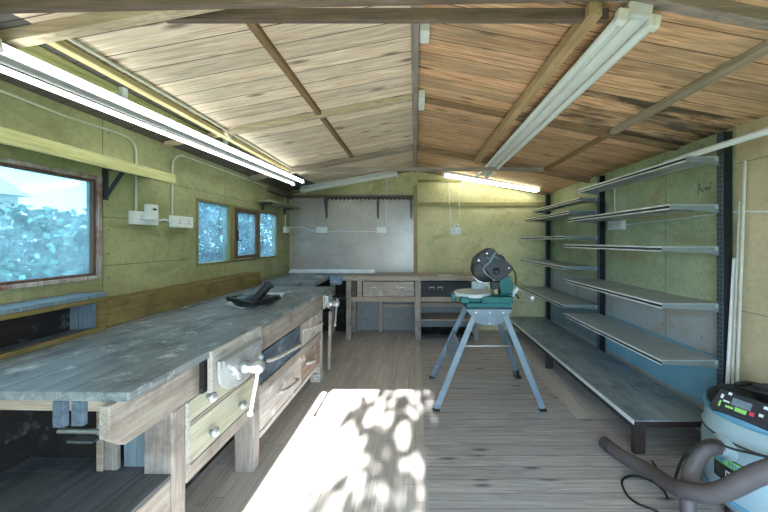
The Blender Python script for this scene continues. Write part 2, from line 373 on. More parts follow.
# roof timbers, each one a length of its own
TR = [0]
def trim(mb, mat, label, bevel=.003):
    TR[0] += 1
    return struct(mb.build('trim_%d' % TR[0], mat, None, bevel), label, 'beam')
m = MB().box(-.022,.022,YF,YB-.01,ZR-.065,ZR-.002); trim(m, wood('ridge_wood', L(140,130,124), L(184,174,166), 'y'), 'grey ridge board running along the top of the roof')
def rafter(y, side, mat, label, x0=.024, x1=None, d=.032, wd=.045):
    x1 = x1 if x1 is not None else (1.94 if side < 0 else 2.06)
    z = lambda x: zr(x)-.001
    m = MB().prism([(side*x0,y-wd/2,z(x0)),(side*x1,y-wd/2,z(x1)),(side*x1,y-wd/2,z(x1)-d),(side*x0,y-wd/2,z(x0)-d)], (0,wd,0)); trim(m, mat, label)
rafter(1.20,-1,M['beam_pale'],'grey left rafter of the nearest truss',d=.05)
rafter(1.16, 1,M['beam_grey'],'grey right rafter of the nearest truss',d=.05)
rafter(2.34,-1,M['beam_pale'],'pale left rafter halfway along the roof')
rafter(2.36, 1,M['beam_brown'],'brown right rafter halfway along the roof')
rafter(3.55,-1,M['beam_grey'],'left rafter above the far horizontal tie',d=.06)
rafter(3.55, 1,M['beam_brown'],'right rafter above the far horizontal tie',d=.06)
rafter(4.66,-1,M['beam_brown'],'left rafter against the end wall',d=.04)
rafter(4.66, 1,M['beam_brown'],'right rafter against the end wall',d=.04)
m = MB().box(-1.04,.80,1.236,1.262,2.313,2.362); trim(m, M['beam_dark'], 'dark collar beam of the nearest truss')
m = MB().bar((-1.84,.95,2.146),(1.45,.95,2.214),.024,.06,(0,0,1)); trim(m, M['beam_dark'], 'front cross beam closest to the viewer')
m = MB().box(-1.47,1.55,3.50,3.526,2.218,2.262); trim(m, M['beam_grey'], 'thin horizontal tie across the far end of the roof')
def purlin(x0, x1, y0, y1, drop, mat, label, d=.03):
    xm = x0; m = MB()
    m.prism([(x0,y0,zr(x0)-drop),(x1,y0,zr(x1)-drop),(x1,y0,zr(x1)-drop-d),(x0,y0,zr(x0)-drop-d)], (0,y1-y0,0)); trim(m, mat, label)
purlin(-.755,-.72,1.23,2.31,.001,M['purlin'],'near length of the narrow batten down the left slope')
purlin(-.755,-.72,2.37,3.51,.001,M['purlin'],'far length of the narrow batten down the left slope')
purlin(-1.515,-1.48,1.23,3.60,.012,M['purlin_y'],'yellowish batten beside the lit left strip light')
purlin(-1.70,-1.60,1.23,3.60,.004,M['green_plank'],'greenish plank above the lit left strip light',.02)
purlin(.70,.75,1.20,3.52,.045,M['beam_pale2'],'pale batten beside the unlit strip light',.05)
purlin(1.49,1.535,.9,2.30,.002,wood('silver_batten', L(150,136,120), L(186,172,154), 'y'),'near silvery batten low on the right slope',.035)
purlin(1.50,1.535,2.39,3.5,.002,M['purlin'],'far batten low on the right slope')
m = MB().box(-.02,.035,YB-.05,YB-.01,0,2.27); trim(m, M['post'], 'upright timber in the middle of the end wall')
m = MB().box(.04,2.07,YB-.025,YB-.001,1.945,2.005); trim(m, M['batten'], 'long horizontal batten on the right of the end wall')
m = MB().box(.04,.80,YB-.025,YB-.001,2.325,2.365); trim(m, M['batten'], 'short batten high on the end wall')
m = MB().box(XL+.001,XL+.07,4.0,4.7,2.06,2.12); trim(m, M['beam_dark'], 'short wall plate in the far left corner')

# ------------------------------------------------------------------ windows
def frame(y0,y1,z0,z1,t,x0,x1):
    m = MB(); m.box(x0,x1,y0,y0+t,z0,z1); m.box(x0,x1,y1-t,y1,z0,z1); m.box(x0,x1,y0+t,y1-t,z0,z0+t); m.box(x0,x1,y0+t,y1-t,z1-t,z1); return m
wn = frame(W1[0],W1[1],W1[2],W1[3],.022,XL-.07,XL+.012).build('window_1', M['frame_w'], None, .003)
struct(wn, 'large square window at the left edge with peeling white frame', 'window')
frame(W1[0]+.0225,W1[1]-.0225,W1[2]+.0225,W1[3]-.0225,.014,XL-.05,XL-.008).build('sash', M['frame_d'], wn, .002)
MB().box(XL-.034,XL-.03,W1[0]+.037,W1[1]-.037,W1[2]+.037,W1[3]-.037).build('pane', M['glass'], wn)
wn = frame(W2[0],W2[1],W2[2],W2[3],.022,XL-.07,XL+.008)
ys = [2.70, 3.19, 3.27, 3.74, 3.80, 4.285]
wn.box(XL-.07,XL+.012,3.175,3.265,W2[2]+.022,W2[3]-.022); wn.box(XL-.07,XL+.012,3.74,3.80,W2[2]+.022,W2[3]-.022)
wn = wn.build('window_2', M['frame_o'], None, .003); struct(wn, 'three light window in the middle of the left wall', 'window')
MB().box(XL-.018,XL-.014,2.722,3.175,W2[2]+.022,W2[3]-.022).build('pane', M['glass'], wn)
cs = frame(3.268,3.738,W2[2]+.03,W2[3]-.03,.035,XL-.05,XL+.022).build('casement', M['frame_d'], wn, .003); cs['label'] = 'dark brown opening casement'
MB().box(XL-.008,XL-.004,3.305,3.70,W2[2]+.066,W2[3]-.066).build('pane', M['glass'], cs)
MB().box(XL+.023,XL+.036,3.28,3.295,1.40,1.52).bar((XL+.04,3.288,1.41),(XL+.04,3.34,1.405),.012,.014).build('handle', M['black'], cs, .002)
MB().box(XL-.018,XL-.014,3.80,4.262,W2[2]+.022,W2[3]-.022).build('pane', M['glass'], wn)

# ------------------------------------------------------------------ strip lights
def fitting(name, label, P0, P1, side, up, mats, lit, width=.13, h=.05, twin=True, rt=.019):
    P0, P1, side, up = Vector(P0), Vector(P1), Vector(side).normalized(), Vector(up).normalized()
    d = (P1-P0).normalized(); mid = (P0+P1)/2
    t = thing(name, label, 'light', mid)
    MB().bar(P0+up*h*.5, P1+up*h*.5, width*.62, h, up).build('body', M['greyboard'] if lit else M['whitepaint'], t, .004)
    MB().bar(P0+d*.02-up*.004, P1-d*.02-up*.004, width*.28, .008, up).build('cover_strip', M['greyboard'] if lit else M['white'], t, .001)
    for s_ in ((-1,1) if twin else (0,)):
        o = side*(s_*width*.42) - up*(.012 if twin else .03)
        tb = MB().cyl(P0+d*.03+o, P1-d*.03+o, rt*(.66 if lit and s_ < 0 and twin else 1), n=16).build('tube', mats, t)
        for q in (P0+d*.012, P1-d*.012):
            MB().bar(q+o-d*.016, q+o+d*.016, .045, .055, up).build('lamp_holder', M['white'], t, .008)
    for k in (.2,.5,.8):
        p = P0+(P1-P0)*k+up*h; top = zr(p.x)-.001
        if top-p.z > .004: MB().box(p.x-.012,p.x+.012,p.y-.015,p.y+.015,p.z-.004,top-.0035 if lit and abs(p.x) < 1.6 else top).build('hanger', M['whitepaint'], t)
    return t
fitting('strip_light', 'long lit twin strip light under the left roof slope', (-1.603,1.08,2.113), (-1.50,3.85,2.157), (1,0,.24), (-.24,0,1), M['tube_on'], True, h=.03, width=.15)
fitting('strip_light', 'long unlit twin strip light under the right roof slope', (.87,1.16,2.275), (.91,4.05,2.275), (1,0,-.19), (.19,0,1), M['tube_off'], False, width=.15)
fitting('strip_light', 'unlit strip light sloping across the left half of the end wall', (-1.70,4.50,2.165), (-.27,4.50,2.415), (0,1,0), (-.17,0,1), M['tube_off'], False, width=.12)
fitting('strip_light', 'short lit strip light sloping across the right half of the end wall', (.42,4.50,2.405), (1.86,4.50,2.165), (0,1,0), (.17,0,1), M['tube_on2'], True, width=.12)
cable_later = 1
for y0,y1,lab in ((1.52,1.62,'small white box beside the ridge, nearest the viewer'),(2.22,2.45,'small white box beside the ridge, farther from the viewer')):
    tag(MB().box(.026,.075,y0,y1,ZR-.075,ZR-.02).build('junction_box', M['white'], None, .004, (.05,(y0+y1)/2,ZR-.075)), lab, 'junction box')

# ------------------------------------------------------------------ sockets and cables
def socket(y0,y1,z0,z1,label,adapter=False,wall='l', dots=3):
    if wall == 'l': mk = lambda a,b,u0,u1,v0,v1: MB().box(XL+a,XL+b,y0+(y1-y0)*u0,y0+(y1-y0)*u1,z0+(z1-z0)*v0,z0+(z1-z0)*v1)
    elif wall == 'r': mk = lambda a,b,u0,u1,v0,v1: MB().box(XR-b,XR-a,y0+(y1-y0)*u0,y0+(y1-y0)*u1,z0+(z1-z0)*v0,z0+(z1-z0)*v1)
    else: mk = lambda a,b,u0,u1,v0,v1: MB().box(y0+(y1-y0)*u0,y0+(y1-y0)*u1,YB-.008-b,YB-.008-a,z0+(z1-z0)*v0,z0+(z1-z0)*v1)
    loc = {'l':(XL,(y0+y1)/2,z0),'r':(XR,(y0+y1)/2,z0),'b':((y0+y1)/2,YB,z0)}[wall]
    t = thing('power_socket', label, 'socket', loc)
    mk(.0005,.04,0,1,0,1).build('back_box', M['white'], t, .003)
    mk(.0405,.05,.01,.99,.01,.99).build('face_plate', M['white'], t, .003)
    for k in range(dots):
        for u,v in ((.5,.62),(.42,.38),(.58,.38)):
            u = (k+u)/dots; mk(.0502,.0512,u-.012,u+.012,v-.05,v+.05).build('pin_slot', M['black'], t)
    if adapter:
        a = mk(.052,.10,.32,.68,.35,1.55).build('adaptor', M['white'], t, .006)
        mk(.1005,.102,.42,.58,1.1,1.25).build('hole', M['black'], a)
    return t
socket(2.06,2.25,1.515,1.61,'white wall socket by the large window with a plug adaptor in it',True,dots=2)
socket(2.40,2.60,1.51,1.605,'white wall socket beside the three light window',dots=2)
socket(4.48,4.60,1.525,1.615,'small white switch box in the far left corner',dots=1)
socket(-1.535,-1.365,1.525,1.62,'white socket on the grey board, nearer the left corner',False,'b',2)
socket(-.595,-.44,1.525,1.62,'white socket on the grey board, nearer the middle post',False,'b',2)
socket(.55,.72,1.50,1.61,'white socket on the yellow green end wall',True,'b',2)
socket(2.97,3.18,1.515,1.61,'white socket on the right wall behind the shelves',False,'r',2)
def cable(name, pts, r, mat, label, straight=False):
    o = MB().tube(pts, r, 8, straight=straight, sub=5).build(name, mat, None, 0, pts[0]); return tag(o, label, 'cable')
xw = XL+.0085
cable('conduit', [(xw,.9,2.11),(xw,1.41,2.11),(xw,1.68,2.10),(xw,1.95,2.11),(xw,2.06,2.10),(xw,2.10,2.06),(xw,2.11,1.98),(xw,2.11,1.62)], .0075, M['conduit'], 'white cable running along the eave and down to the socket with the adaptor')
cable('conduit', [(xw,2.425,1.61),(xw,2.425,1.98),(xw,2.44,2.06),(xw,2.50,2.11),(xw,2.62,2.12),(xw,3.4,2.12),(xw,4.3,2.12)], .0075, M['conduit'], 'white cable rising from the second socket and along the eave')
cable('conduit', [(-1.452,1.24,zr(1.452)-.012),(-1.452,2.3,zr(1.452)-.012),(-1.452,2.33,zr(1.452)-.045),(-1.452,2.37,zr(1.452)-.045),(-1.452,2.42,zr(1.452)-.012),(-1.452,3.5,zr(1.452)-.012)], .009, M['conduit'], 'white conduit clipped along the left roof slope')
cable('cable', [(xw,2.255,1.562),(xw+.006,2.30,1.556),(xw,2.34,1.566),(xw,2.395,1.558)], .009, M['white'], 'short white cable joining the two sockets on the left wall')
cable('cable', [(xw,4.54,1.62),(xw,4.54,1.8),(xw,4.53,2.05)], .007, M['white'], 'white cable rising from the corner switch box')
yb = YB-.0148
cable('cable', [(xw+.02,4.605,1.60),(-1.93,yb,1.61),(-1.75,yb,1.615),(-1.66,yb,1.57),(-1.54,yb,1.555)], .007, M['white'], 'white cable looping from the corner switch box to the grey board')
cable('cable', [(-1.36,yb,1.552),(-1.0,yb,1.552),(-.60,yb,1.552)], .007, M['white'], 'white cable between the two sockets on the grey board')
cable('cable', [(-.45,yb,1.62),(-.445,yb,1.9),(-.445,yb,2.38)], .006, M['white'], 'white cable rising from the grey board to the unlit light')
cable('cable', [(.56,yb,1.62),(.555,yb,1.95),(.535,yb-.012,2.0),(.535,yb,2.38)], .006, M['white'], 'left of the two white cables above the end wall socket')
cable('cable', [(.70,yb,1.61),(.70,yb,1.9),(.69,yb-.012,1.98),(.70,yb,2.25),(.76,yb-.015,2.34)], .006, M['white'], 'right of the two white cables above the end wall socket')
xr = XR-.0065
cable('cable', [(xr,2.965,1.56),(xr,2.75,1.565),(xr,2.4,1.575),(xr,2.0,1.59),(xr,1.75,1.575),(xr,1.4,1.575)], .006, M['white'], 'white cable running along the right wall behind the shelving')
cable('cable', [(xr,3.12,1.61),(xr,3.13,1.8),(xr,3.13,2.0)], .006, M['white'], 'white cable rising from the socket on the right wall')
# pencilled scrawl on the right wall
sy = lambda px: 2.085*300/(px-415)
m = MB()
for st in ([(697,185),(699,184),(698,190),(697,195)], [(700,189),(702,192),(704,188)], [(705,190),(706,187),(708,190),(710,186)], [(709,184),(712,182)]):
    m.tube([(XR-.001, sy(a), 1.4+(241-b)*sy(a)/300) for a, b in st], .0022, 5, sub=4)
m.build('pencil_scrawl', M['charcoal'], bpy.data.objects['wall_right'])

# ------------------------------------------------------------------ wall shelves on the left and the end wall
t = thing('wall_shelf', 'pale wooden wall shelf above the large left window', 'shelf', (XL,1.5,1.82))
MB().box(XL+.001,-1.79,.75,2.21,1.865,1.885).build('board', M['shelf_pale'], t, .002)
MB().box(-1.789,-1.765,.75,2.215,1.82,1.888).build('fascia', M['shelf_pale'], t, .003)
MB().box(XL+.001,XL+.02,1.885,1.91,1.66,1.864).box(XL+.02,XL+.15,1.885,1.91,1.845,1.864).bar((XL+.02,1.897,1.69),(XL+.13,1.897,1.85),.02,.012,(0,1,0)).build('bracket', M['charcoal'], t, .002)
t = thing('wall_shelf', 'short wooden wall shelf above the far end of the three light window', 'shelf', (XL,4.0,1.87))
MB().box(XL+.001,-1.77,3.74,4.64,1.885,1.915).build('board', wood('grey_shelf_plank', L(130,122,104), L(170,160,138), 'y'), t, .003)
for y in (3.85,4.5): MB().box(XL+.001,XL+.03,y-.012,y+.012,1.80,1.884).box(XL+.03,XL+.13,y-.012,y+.012,1.868,1.884).build('bracket', M['dgrey'], t, .002)
t = thing('tool_rack', 'long narrow rack with white pegs across the grey board', 'rack', (-.7,YB,2.0))
MB().box(-1.94,-.03,YB-.16,YB-.012,2.075,2.095).build('board', M['beam_dark'], t, .002)
MB().box(-1.40,-.05,YB-.03,YB-.012,2.048,2.072).build('rail', M['dgrey'], t, .002)
for x in (-1.385,-.58,-.06):
    MB().prism([(x-.012,YB-.012,2.074),(x-.012,YB-.15,2.074),(x-.012,YB-.012,1.75)], (.024,0,0)).build('bracket', M['bluewood'], t, .002)
for k in range(19):
    x = -1.32+k*.064 + (.02 if k > 10 else 0)
    if abs(x+.58) > .03: MB().cyl((x,YB-.031,2.056),(x,YB-.075,2.046),.006,n=8).cyl((x,YB-.07,2.052),(x,YB-.07,2.01),.009,n=8).build('peg', M['cream'], t)

# ------------------------------------------------------------------ main workbench
RZ = -math.radians(1.4)
O = (-.955,1.0,0)
wbn = thing('workbench', 'long worn workbench with drawers along the left wall', 'workbench', O, None, RZ)
zt = .895
MB().box(-1.745,-.955,1.0,3.33,zt-.033,zt).build('top', M['top'], wbn, .004)
ap = MB().prism([(-1.03,.975,zt-.034),(-1.03,.975,.755),(-1.03,1.03,.70),(-1.03,3.30,.70),(-1.03,3.30,zt-.034)], (.035,0,0)); ap.build('apron', M['bench'], wbn, .003)
MB().box(-1.74,-1.031,1.02,1.05,.818,zt-.034).build('end_rail', M['bench_x'], wbn, .003)
for y0,y1 in ((1.224,1.29),(1.815,1.875)): MB().box(-1.115,-.994,y0,y1,0,.699).build('leg', M['bench_z'], wbn, .004)
MB().box(-1.06,-.992,2.99,3.06,0.08,.699).box(-1.09,-.985,2.97,3.09,0,.079).build('leg', M['palewood'], wbn, .004)
for y0,y1 in ((1.34,1.41),(3.0,3.06)): MB().box(-1.695,-1.62,y0,y1,0,zt-.034).build('leg', M['bench_z'], wbn, .004)
# carcass panels
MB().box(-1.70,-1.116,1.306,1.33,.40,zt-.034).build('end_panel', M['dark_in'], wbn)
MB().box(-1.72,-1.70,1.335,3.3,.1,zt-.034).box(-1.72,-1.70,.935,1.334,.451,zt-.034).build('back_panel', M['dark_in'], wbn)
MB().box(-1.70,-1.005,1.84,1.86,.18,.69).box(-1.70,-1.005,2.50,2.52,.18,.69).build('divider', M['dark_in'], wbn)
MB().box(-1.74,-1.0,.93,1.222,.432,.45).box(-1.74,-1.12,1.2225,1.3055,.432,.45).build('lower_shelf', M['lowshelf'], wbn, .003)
MB().box(-1.03,-1.0,1.01,1.222,.25,.431).build('shelf_support', M['bench'], wbn, .003)
MB().box(-1.232,-1.14,1.255,1.275,.451,.80).build('side_post', M['bluegrey'], wbn, .003)
MB().box(-1.288,-1.238,1.232,1.25,.451,.80).build('inner_post', M['bench_z'], wbn, .003)
MB().box(-1.318,-1.292,1.225,1.243,.451,.80).build('inner_post', M['bench_x'], wbn, .003)
for x in (-1.2,-1.135): MB().box(x-.02,x+.02,1.002,1.0185,.772 if x < -1.15 else .778,.861).build('hanging_strip', M['bluewood'], wbn, .002)
MB().cyl((-1.345,1.122,.684),(-1.18,1.122,.684),.009).build('rod', M['steel'], wbn)
MB().box(-1.40,-1.292,1.19,1.30,.59,.60).build('small_shelf', M['lowshelf'], wbn)
MB().box(-1.03,-.99,1.291,1.814,.355,.42).build('bottom_rail', M['bench'], wbn, .003)
MB().box(-1.03,-.995,1.29,1.814,.588,.605).build('drawer_rail', M['bench'], wbn, .003)
MB().box(-1.0,-.985,1.292,1.306,.42,.699).build('edge_strip', M['palewood'], wbn, .001)
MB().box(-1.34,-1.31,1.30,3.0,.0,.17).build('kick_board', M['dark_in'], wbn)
MB().box(-1.04,-.985,1.876,2.985,.435,.498).build('middle_rail', M['bench'], wbn, .003)
MB().box(-1.04,-.99,1.876,2.985,.165,.20).build('bottom_rail', M['palewood'], wbn, .003)
MB().box(-1.04,-.987,2.505,2.53,.50,.699).build('stile', M['bench_z'], wbn, .002)
def drawer(y0,y1,z0,z1,mat,knobs=(),bar=None,x=-.993,depth=.35,label=None):
    dm = MB(); dm.box(x-.02,x,y0,y1,z0,z1); dm.box(x-depth,x-.021,y0+.02,y1-.02,z0+.01,z1-.03)
    d = dm.build('drawer', mat, wbn, .002)
    if label: d['label'] = label
    for yk, zk in knobs:
        MB().lathe((x,yk,zk), [(.010,0),(.010,.012),(.021,.018),(.024,.028),(.016,.038),(.004,.041)], 16, (1,0,0)).build('knob', M['iron'], d)
    if bar:
        (ya,za),(yb_,zb) = bar
        MB().tube([(x+.001,ya,za),(x+.03,ya+.02,za),(x+.045,ya*.7+yb_*.3,za*.7+zb*.3+.004),(x+.045,ya*.3+yb_*.7,za*.3+zb*.7+.004),(x+.03,yb_-.02,zb),(x+.001,yb_,zb)], .014, 8).build('handle', M['palewood'], d)
drawer(1.309,1.812,.609,.699,M['ply'],[(1.42,.66)],label='pale upper drawer with one round knob')
drawer(1.309,1.812,.422,.586,M['ply'],[(1.435,.485),(1.665,.49)],label='pale deep drawer with two round knobs')
drawer(1.882,2.50,.50,.69,M['bluewood'],(),((1.96,.62),(2.44,.565)),label='blue painted drawer with a wooden bar handle')
drawer(2.535,2.98,.50,.695,M['palewood'],(),((2.56,.645),(2.97,.59)),label='bleached wood drawer with a bar handle')
drawer(1.882,2.52,.205,.43,M['palewood'],(),((2.12,.33),(2.40,.30)),label='whitish lower drawer with a bar handle')
drawer(2.525,2.98,.205,.43,M['rustwood'],(),((2.62,.33),(2.75,.31)),label='brown stained lower drawer')

def vise(name, label, loc, k, jawmat, y0, y1, x0=-.994, wood_jaw=True, rz=RZ):
    t = thing(name, label, 'vise', loc, None, rz)
    yc = (y0+y1)/2; x = x0
    if wood_jaw:
        MB().box(x,x+.03,y0,y1,.70,zt-.0345).build('rear_jaw', M['dark_in'], t, .003)
        MB().box(x+.042,x+.066,y0+.01,y1-.005,.70,zt-.004).build('wooden_jaw', jawmat, t, .003)
        x = x+.067
    a = MB(); pts = []
    for i in range(13):
        q = PI*i/12; pts.append((x, yc+.16*k*cos(q), .755-.09*sin(q)*k))
    pts = [(x,yc+.16*k,.835),(x,yc-.16*k,.835)] + pts[::-1]
    a.prism(pts, (.016,0,0)); a.box(x+.016,x+.03,yc-.15*k,yc+.15*k,.80,.832)
    a.bar((x+.02,yc-.12*k,.81),(x+.02,yc-.03*k,.69),.02,.02,(1,0,0)); a.bar((x+.02,yc+.12*k,.81),(x+.02,yc+.03*k,.69),.02,.02,(1,0,0))
    a.build('front_jaw', M['iron'], t, .004)
    MB().lathe((x+.016,yc,.735), [(.034,0),(.034,.02),(.026,.03),(.026,.05),(.032,.055),(.032,.10),(.026,.105),(.003,.108)], 18, (1,0,0)).build('screw_boss', M['iron'], t)
    for s_ in (-1,1): MB().cyl((x-.03,yc+s_*.085*k,.745),(x+.03,yc+s_*.085*k,.745),.013).build('guide_rod', M['steel'], t)
    h = MB(); xs = x+.095; hp0 = Vector((xs,yc+.03,.775)); hp1 = Vector((xs+.01,yc-.085,.535)) if wood_jaw else Vector((xs,yc+.01,.52))
    h.cyl(hp0,hp1,.009,n=10); h.lathe(hp0,[(.004,-.012),(.014,-.006),(.014,.008),(.004,.013)],10,hp1-hp0); h.lathe(hp1,[(.004,-.012),(.014,-.006),(.014,.008),(.004,.013)],10,hp1-hp0)
    h.build('tommy_bar', M['iron'], t)
vise('bench_vise', 'large sunlit iron vise on the front of the long workbench', (-.96,1.55,.70), 1.15, M['palewood'], 1.37, 1.81)
vise('bench_vise', 'smaller vise at the far end of the long workbench', (-.94,3.18,.70), .55, M['palewood'], 3.07, 3.29)
# wood stick under the far vise
tag(MB().bar((-.92,3.22,.02),(-.89,3.16,.66),.03,.03,(0,1,0)).build('wooden_stick', M['bench_z'], None, .003, (-.92,3.22,0)), 'wooden stick standing below the far vise', 'stick')
# timber along the wall behind the top
t = thing('wall_timber', 'olive timber lying along the wall at the back of the workbench', 'timber', (-1.87,2.6,zt))
MB().box(-1.965,-1.80,1.76,3.50,zt,1.012).build('beam', M['ledger'], t, .004)
MB().box(-1.965,-1.905,1.76,3.50,1.0125,1.04).box(-1.86,-1.80,1.76,3.50,1.0125,1.04).build('top_batten', M['ledger'], t, .003)
# prop strip: what the back timber and the little shelf stand on
MB().prism([(-1.962,.95,zt-.04),(-1.752,.95,zt-.04),(-1.698,3.33,zt-.04),(-1.698,3.55,zt-.04),(-1.962,3.55,zt-.04)],(0,0,.0395)).build('back_ledge', M['top'], None)
tag(bpy.data.objects['back_ledge'], 'narrow ledge between the workbench top and the left wall', 'ledge')
# little shelf stand
t = thing('bench_shelf', 'low slatted shelf stand at the back of the bench below the large window', 'shelf', (-1.87,1.4,zt))
for k in range(9): MB().box(-1.965,-1.79,.86+k*.099,.956+k*.099,1.078,1.10).build('slat', M['bluegrey'], t, .002)
MB().box(-1.80,-1.785,.86,1.75,1.055,1.077).build('front_strip', M['ledger'], t, .002)
MB().box(-1.905,-1.812,1.70,1.722,zt,1.077).build('end_board', M['bluegrey'], t, .002)
MB().box(-1.962,-1.915,1.70,1.722,zt,1.077).build('end_board', M['bluegrey'], t, .002)
MB().box(-1.811,-1.79,1.70,1.75,zt,1.054).build('corner_post', M['ledger'], t, .002)
MB().box(-1.968,-1.955,.86,1.699,zt,1.077).build('back_board', M['dark_in'], t)
tag(MB().box(-1.785,-1.755,.9,1.70,zt+.0005,zt+.02).build('batten', M['ledger'], None, .002, (-1.77,1.3,zt)), 'thin olive batten on the bench in front of the slatted shelf stand', 'batten')

# power tool on its paper
px_ = lambda a, b, z=zt: ((a-415)*((1.4-z)*300/(b-241))/300, (1.4-z)*300/(b-241), z)
cx, cy = -1.36, 2.62
m = MB(); pts = [px_(224.5,304.5), px_(241,309), px_(262,306), px_(280,299), px_(285,292.5), px_(262,293.5), px_(233,300.5)]
m.prism([(a,b,zt+.0008) for a,b,_ in pts], (0,0,.0015)); o = m.build('paper_sheet', M['paper'], None, 0, (cx,cy,zt)); tag(o, 'white paper sheet under the black tool on the long workbench', 'paper')
t = thing('electric_sander', 'black hand tool lying on white paper on the long workbench', 'tool', (cx,cy,zt+.003))
pv = lambda a, b, z: Vector(px_(a, b, zt+z))
b = MB(); ring = [Vector((p[0],p[1],zt+.003)) for p in (px_(232,303), px_(236,306.5), px_(244,308), px_(252,308), px_(262,306), px_(272,303.2), px_(281,299), px_(280,297), px_(268,297), px_(250,298.5), px_(238,300.5))]
b.prism(ring, (0,0,.02)); b.build('base_plate', M['charcoal'], t, .004)
fr = MB(); q0 = pv(228,298.5,.05); q1 = pv(252,303.8,.05); q2 = pv(243,296,.05); q3 = pv(277,297.2,.05)
fr.bar(q0,q1,.03,.03); fr.bar(q0,q2,.026,.028); fr.bar(q1,q3,.03,.03); fr.build('frame', M['black'], t, .005)
ce = pv(258,301,.026)
bd = MB(); bd.lathe(ce, [(.10,-.003),(.105,.02),(.09,.04),(.06,.052),(.01,.055)], 24); bd.build('motor_body', M['charcoal'], t)
e0 = pv(246,301,.03); MB().box(e0.x-.055,e0.x+.045,e0.y-.05,e0.y+.06,zt+.0235,zt+.07).build('switch_block', M['bluegrey'], t, .008)
h0 = pv(255,300,.055); h1 = h0+Vector((.085,.03,.105)); dd = (h1-h0).normalized()
MB().cyl(h0,h1,.03,.033,16).build('grip', M['black'], t, .004)
MB().lathe(h1, [(.033,0),(.04,.004),(.04,.022),(.033,.026),(.02,.02)], 16, dd).build('dust_port', M['charcoal'], t)

# ------------------------------------------------------------------ back bench
zb = .908; yf = 4.20
X = lambda px: (px-415)*4.22/300
Z = lambda py: 1.4-(py-241)*4.22/300
t = thing('back_bench', 'workbench with two drawers across the end wall', 'workbench', (0,4.45,0))
MB().box(X(343),.90,yf,YB-.052,zb-.065,zb).build('top', M['top2'], t, .004)
for a,b,m_ in ((346,351,'bench_z'),(415,421,'bench_z'),(474,479,'bench_z')): MB().box(X(a),X(b),yf+.03,yf+.085,0,zb-.066).build('leg', M[m_], t, .003)
for a in (346,475): MB().box(X(a),X(a)+.07,4.58,4.65,0,zb-.066).build('leg', M['bench_z'], t, .003)
MB().box(X(357),X(362),yf+.03,yf+.08,.612,zb-.066).build('stile', M['bench_x'], t, .003)
MB().box(X(351)+.002,X(415)-.002,yf+.028,yf+.075,.545,.611).box(X(421)+.002,X(474)-.002,yf+.028,yf+.075,.545,.611).build('drawer_rail', M['bench_x'], t, .003)
def bdrawer(a,b,mat,hs,lab):
    d = MB(); d.box(X(a),X(b),yf+.03,yf+.05,.616,.828); d.box(X(a)+.02,X(b)-.02,yf+.051,yf+.40,.625,.80); d = d.build('drawer', mat, t, .002); d['label'] = lab
    for h in hs:
        MB().box(X(h)-.035,X(h)+.035,yf+.008,yf+.0295,.745,.753).box(X(h)-.035,X(h)-.029,yf+.008,yf+.0295,.722,.745).box(X(h)+.029,X(h)+.035,yf+.008,yf+.0295,.722,.745).build('cup_handle', M['steel'] if mat is M['drawer_b'] else M['iron'], d, .002)
bdrawer(363,414,M['drawer_b'],(374,402),'pale speckled drawer with two cup handles')
bdrawer(422,473,M['drawer_d'],(432,440),'dark drawer with cup handles')
MB().box(X(351),.88,4.655,4.668,0.01,.84).build('back_panel', M['greyboard'], t)
MB().box(X(376),X(379.5),4.60,4.65,0,.54).build('thin_post', M['bench_x'], t, .002)
MB().box(X(380),X(414),4.60,4.645,.39,.43).build('thin_rail', M['bench_x'], t, .002)
MB().box(X(421)+.005,X(474)-.005,yf+.04,4.65,.27,.29).build('lower_shelf', M['bench_x'], t, .002)
MB().box(X(421)+.005,X(474)-.005,yf+.06,4.65,.05,.07).build('lower_shelf', M['dark_in'], t, .002)
MB().box(X(421)+.004,X(474)-.004,4.57,4.64,.40,.46).build('lower_rail', M['bench_x'], t, .002)
# corner section
t = thing('corner_bench', 'corner worktop joining the long workbench to the back bench', 'workbench', (-1.5,4.0,0))
MB().box(-1.962,-1.20,3.56,4.66,zb-.05,zb-.003).box(-1.199,X(343)-.004,yf+.01,4.66,zb-.05,zb-.003).build('top', M['top'], t, .003)
MB().box(-1.335,-1.255,4.05,4.12,zb-.0025,zb+.014).build('end_block', M['ply'], t, .003)
MB().box(-1.30,-1.23,3.60,3.67,0,zb-.051).build('leg', M['bench_z'], t, .003); MB().box(-1.30,-1.23,4.58,4.65,0,zb-.051).build('leg', M['bench_z'], t, .003)
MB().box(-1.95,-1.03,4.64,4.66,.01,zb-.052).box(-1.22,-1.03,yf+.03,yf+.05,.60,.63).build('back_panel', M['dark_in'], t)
t = thing('small_vise', 'small blue vise at the left end of the back bench', 'vise', (-1.10,4.12,.80))
MB().box(-1.17,-1.02,4.165,4.198,.80,.905).build('rear_jaw', M['blueiron'], t, .005); MB().box(-1.16,-1.03,4.105,4.135,.80,.90).build('front_jaw', M['blueiron'], t, .005)
MB().cyl((-1.095,4.05,.85),(-1.095,4.164,.85),.012).build('screw', M['steel'], t); MB().cyl((-1.15,4.055,.85),(-1.04,4.055,.85),.006).build('tommy_bar', M['steel'], t)
tag(MB().box(-1.93,-.62,4.58,4.63,zb+.0005,zb+.03).box(-1.93,-.62,4.63,4.637,zb+.0005,zb+.055).build('metal_rail', M['rail'], None, .002, (-1.3,4.6,zb)), 'long pale metal rail lying at the back of the corner worktop', 'rail')
tag(MB().box(.34,.53,4.24,4.34,zb+.0005,zb+.004).build('card', M['paper'], None, 0, (.43,4.29,zb)), 'white card lying on the back bench by the saw', 'card')

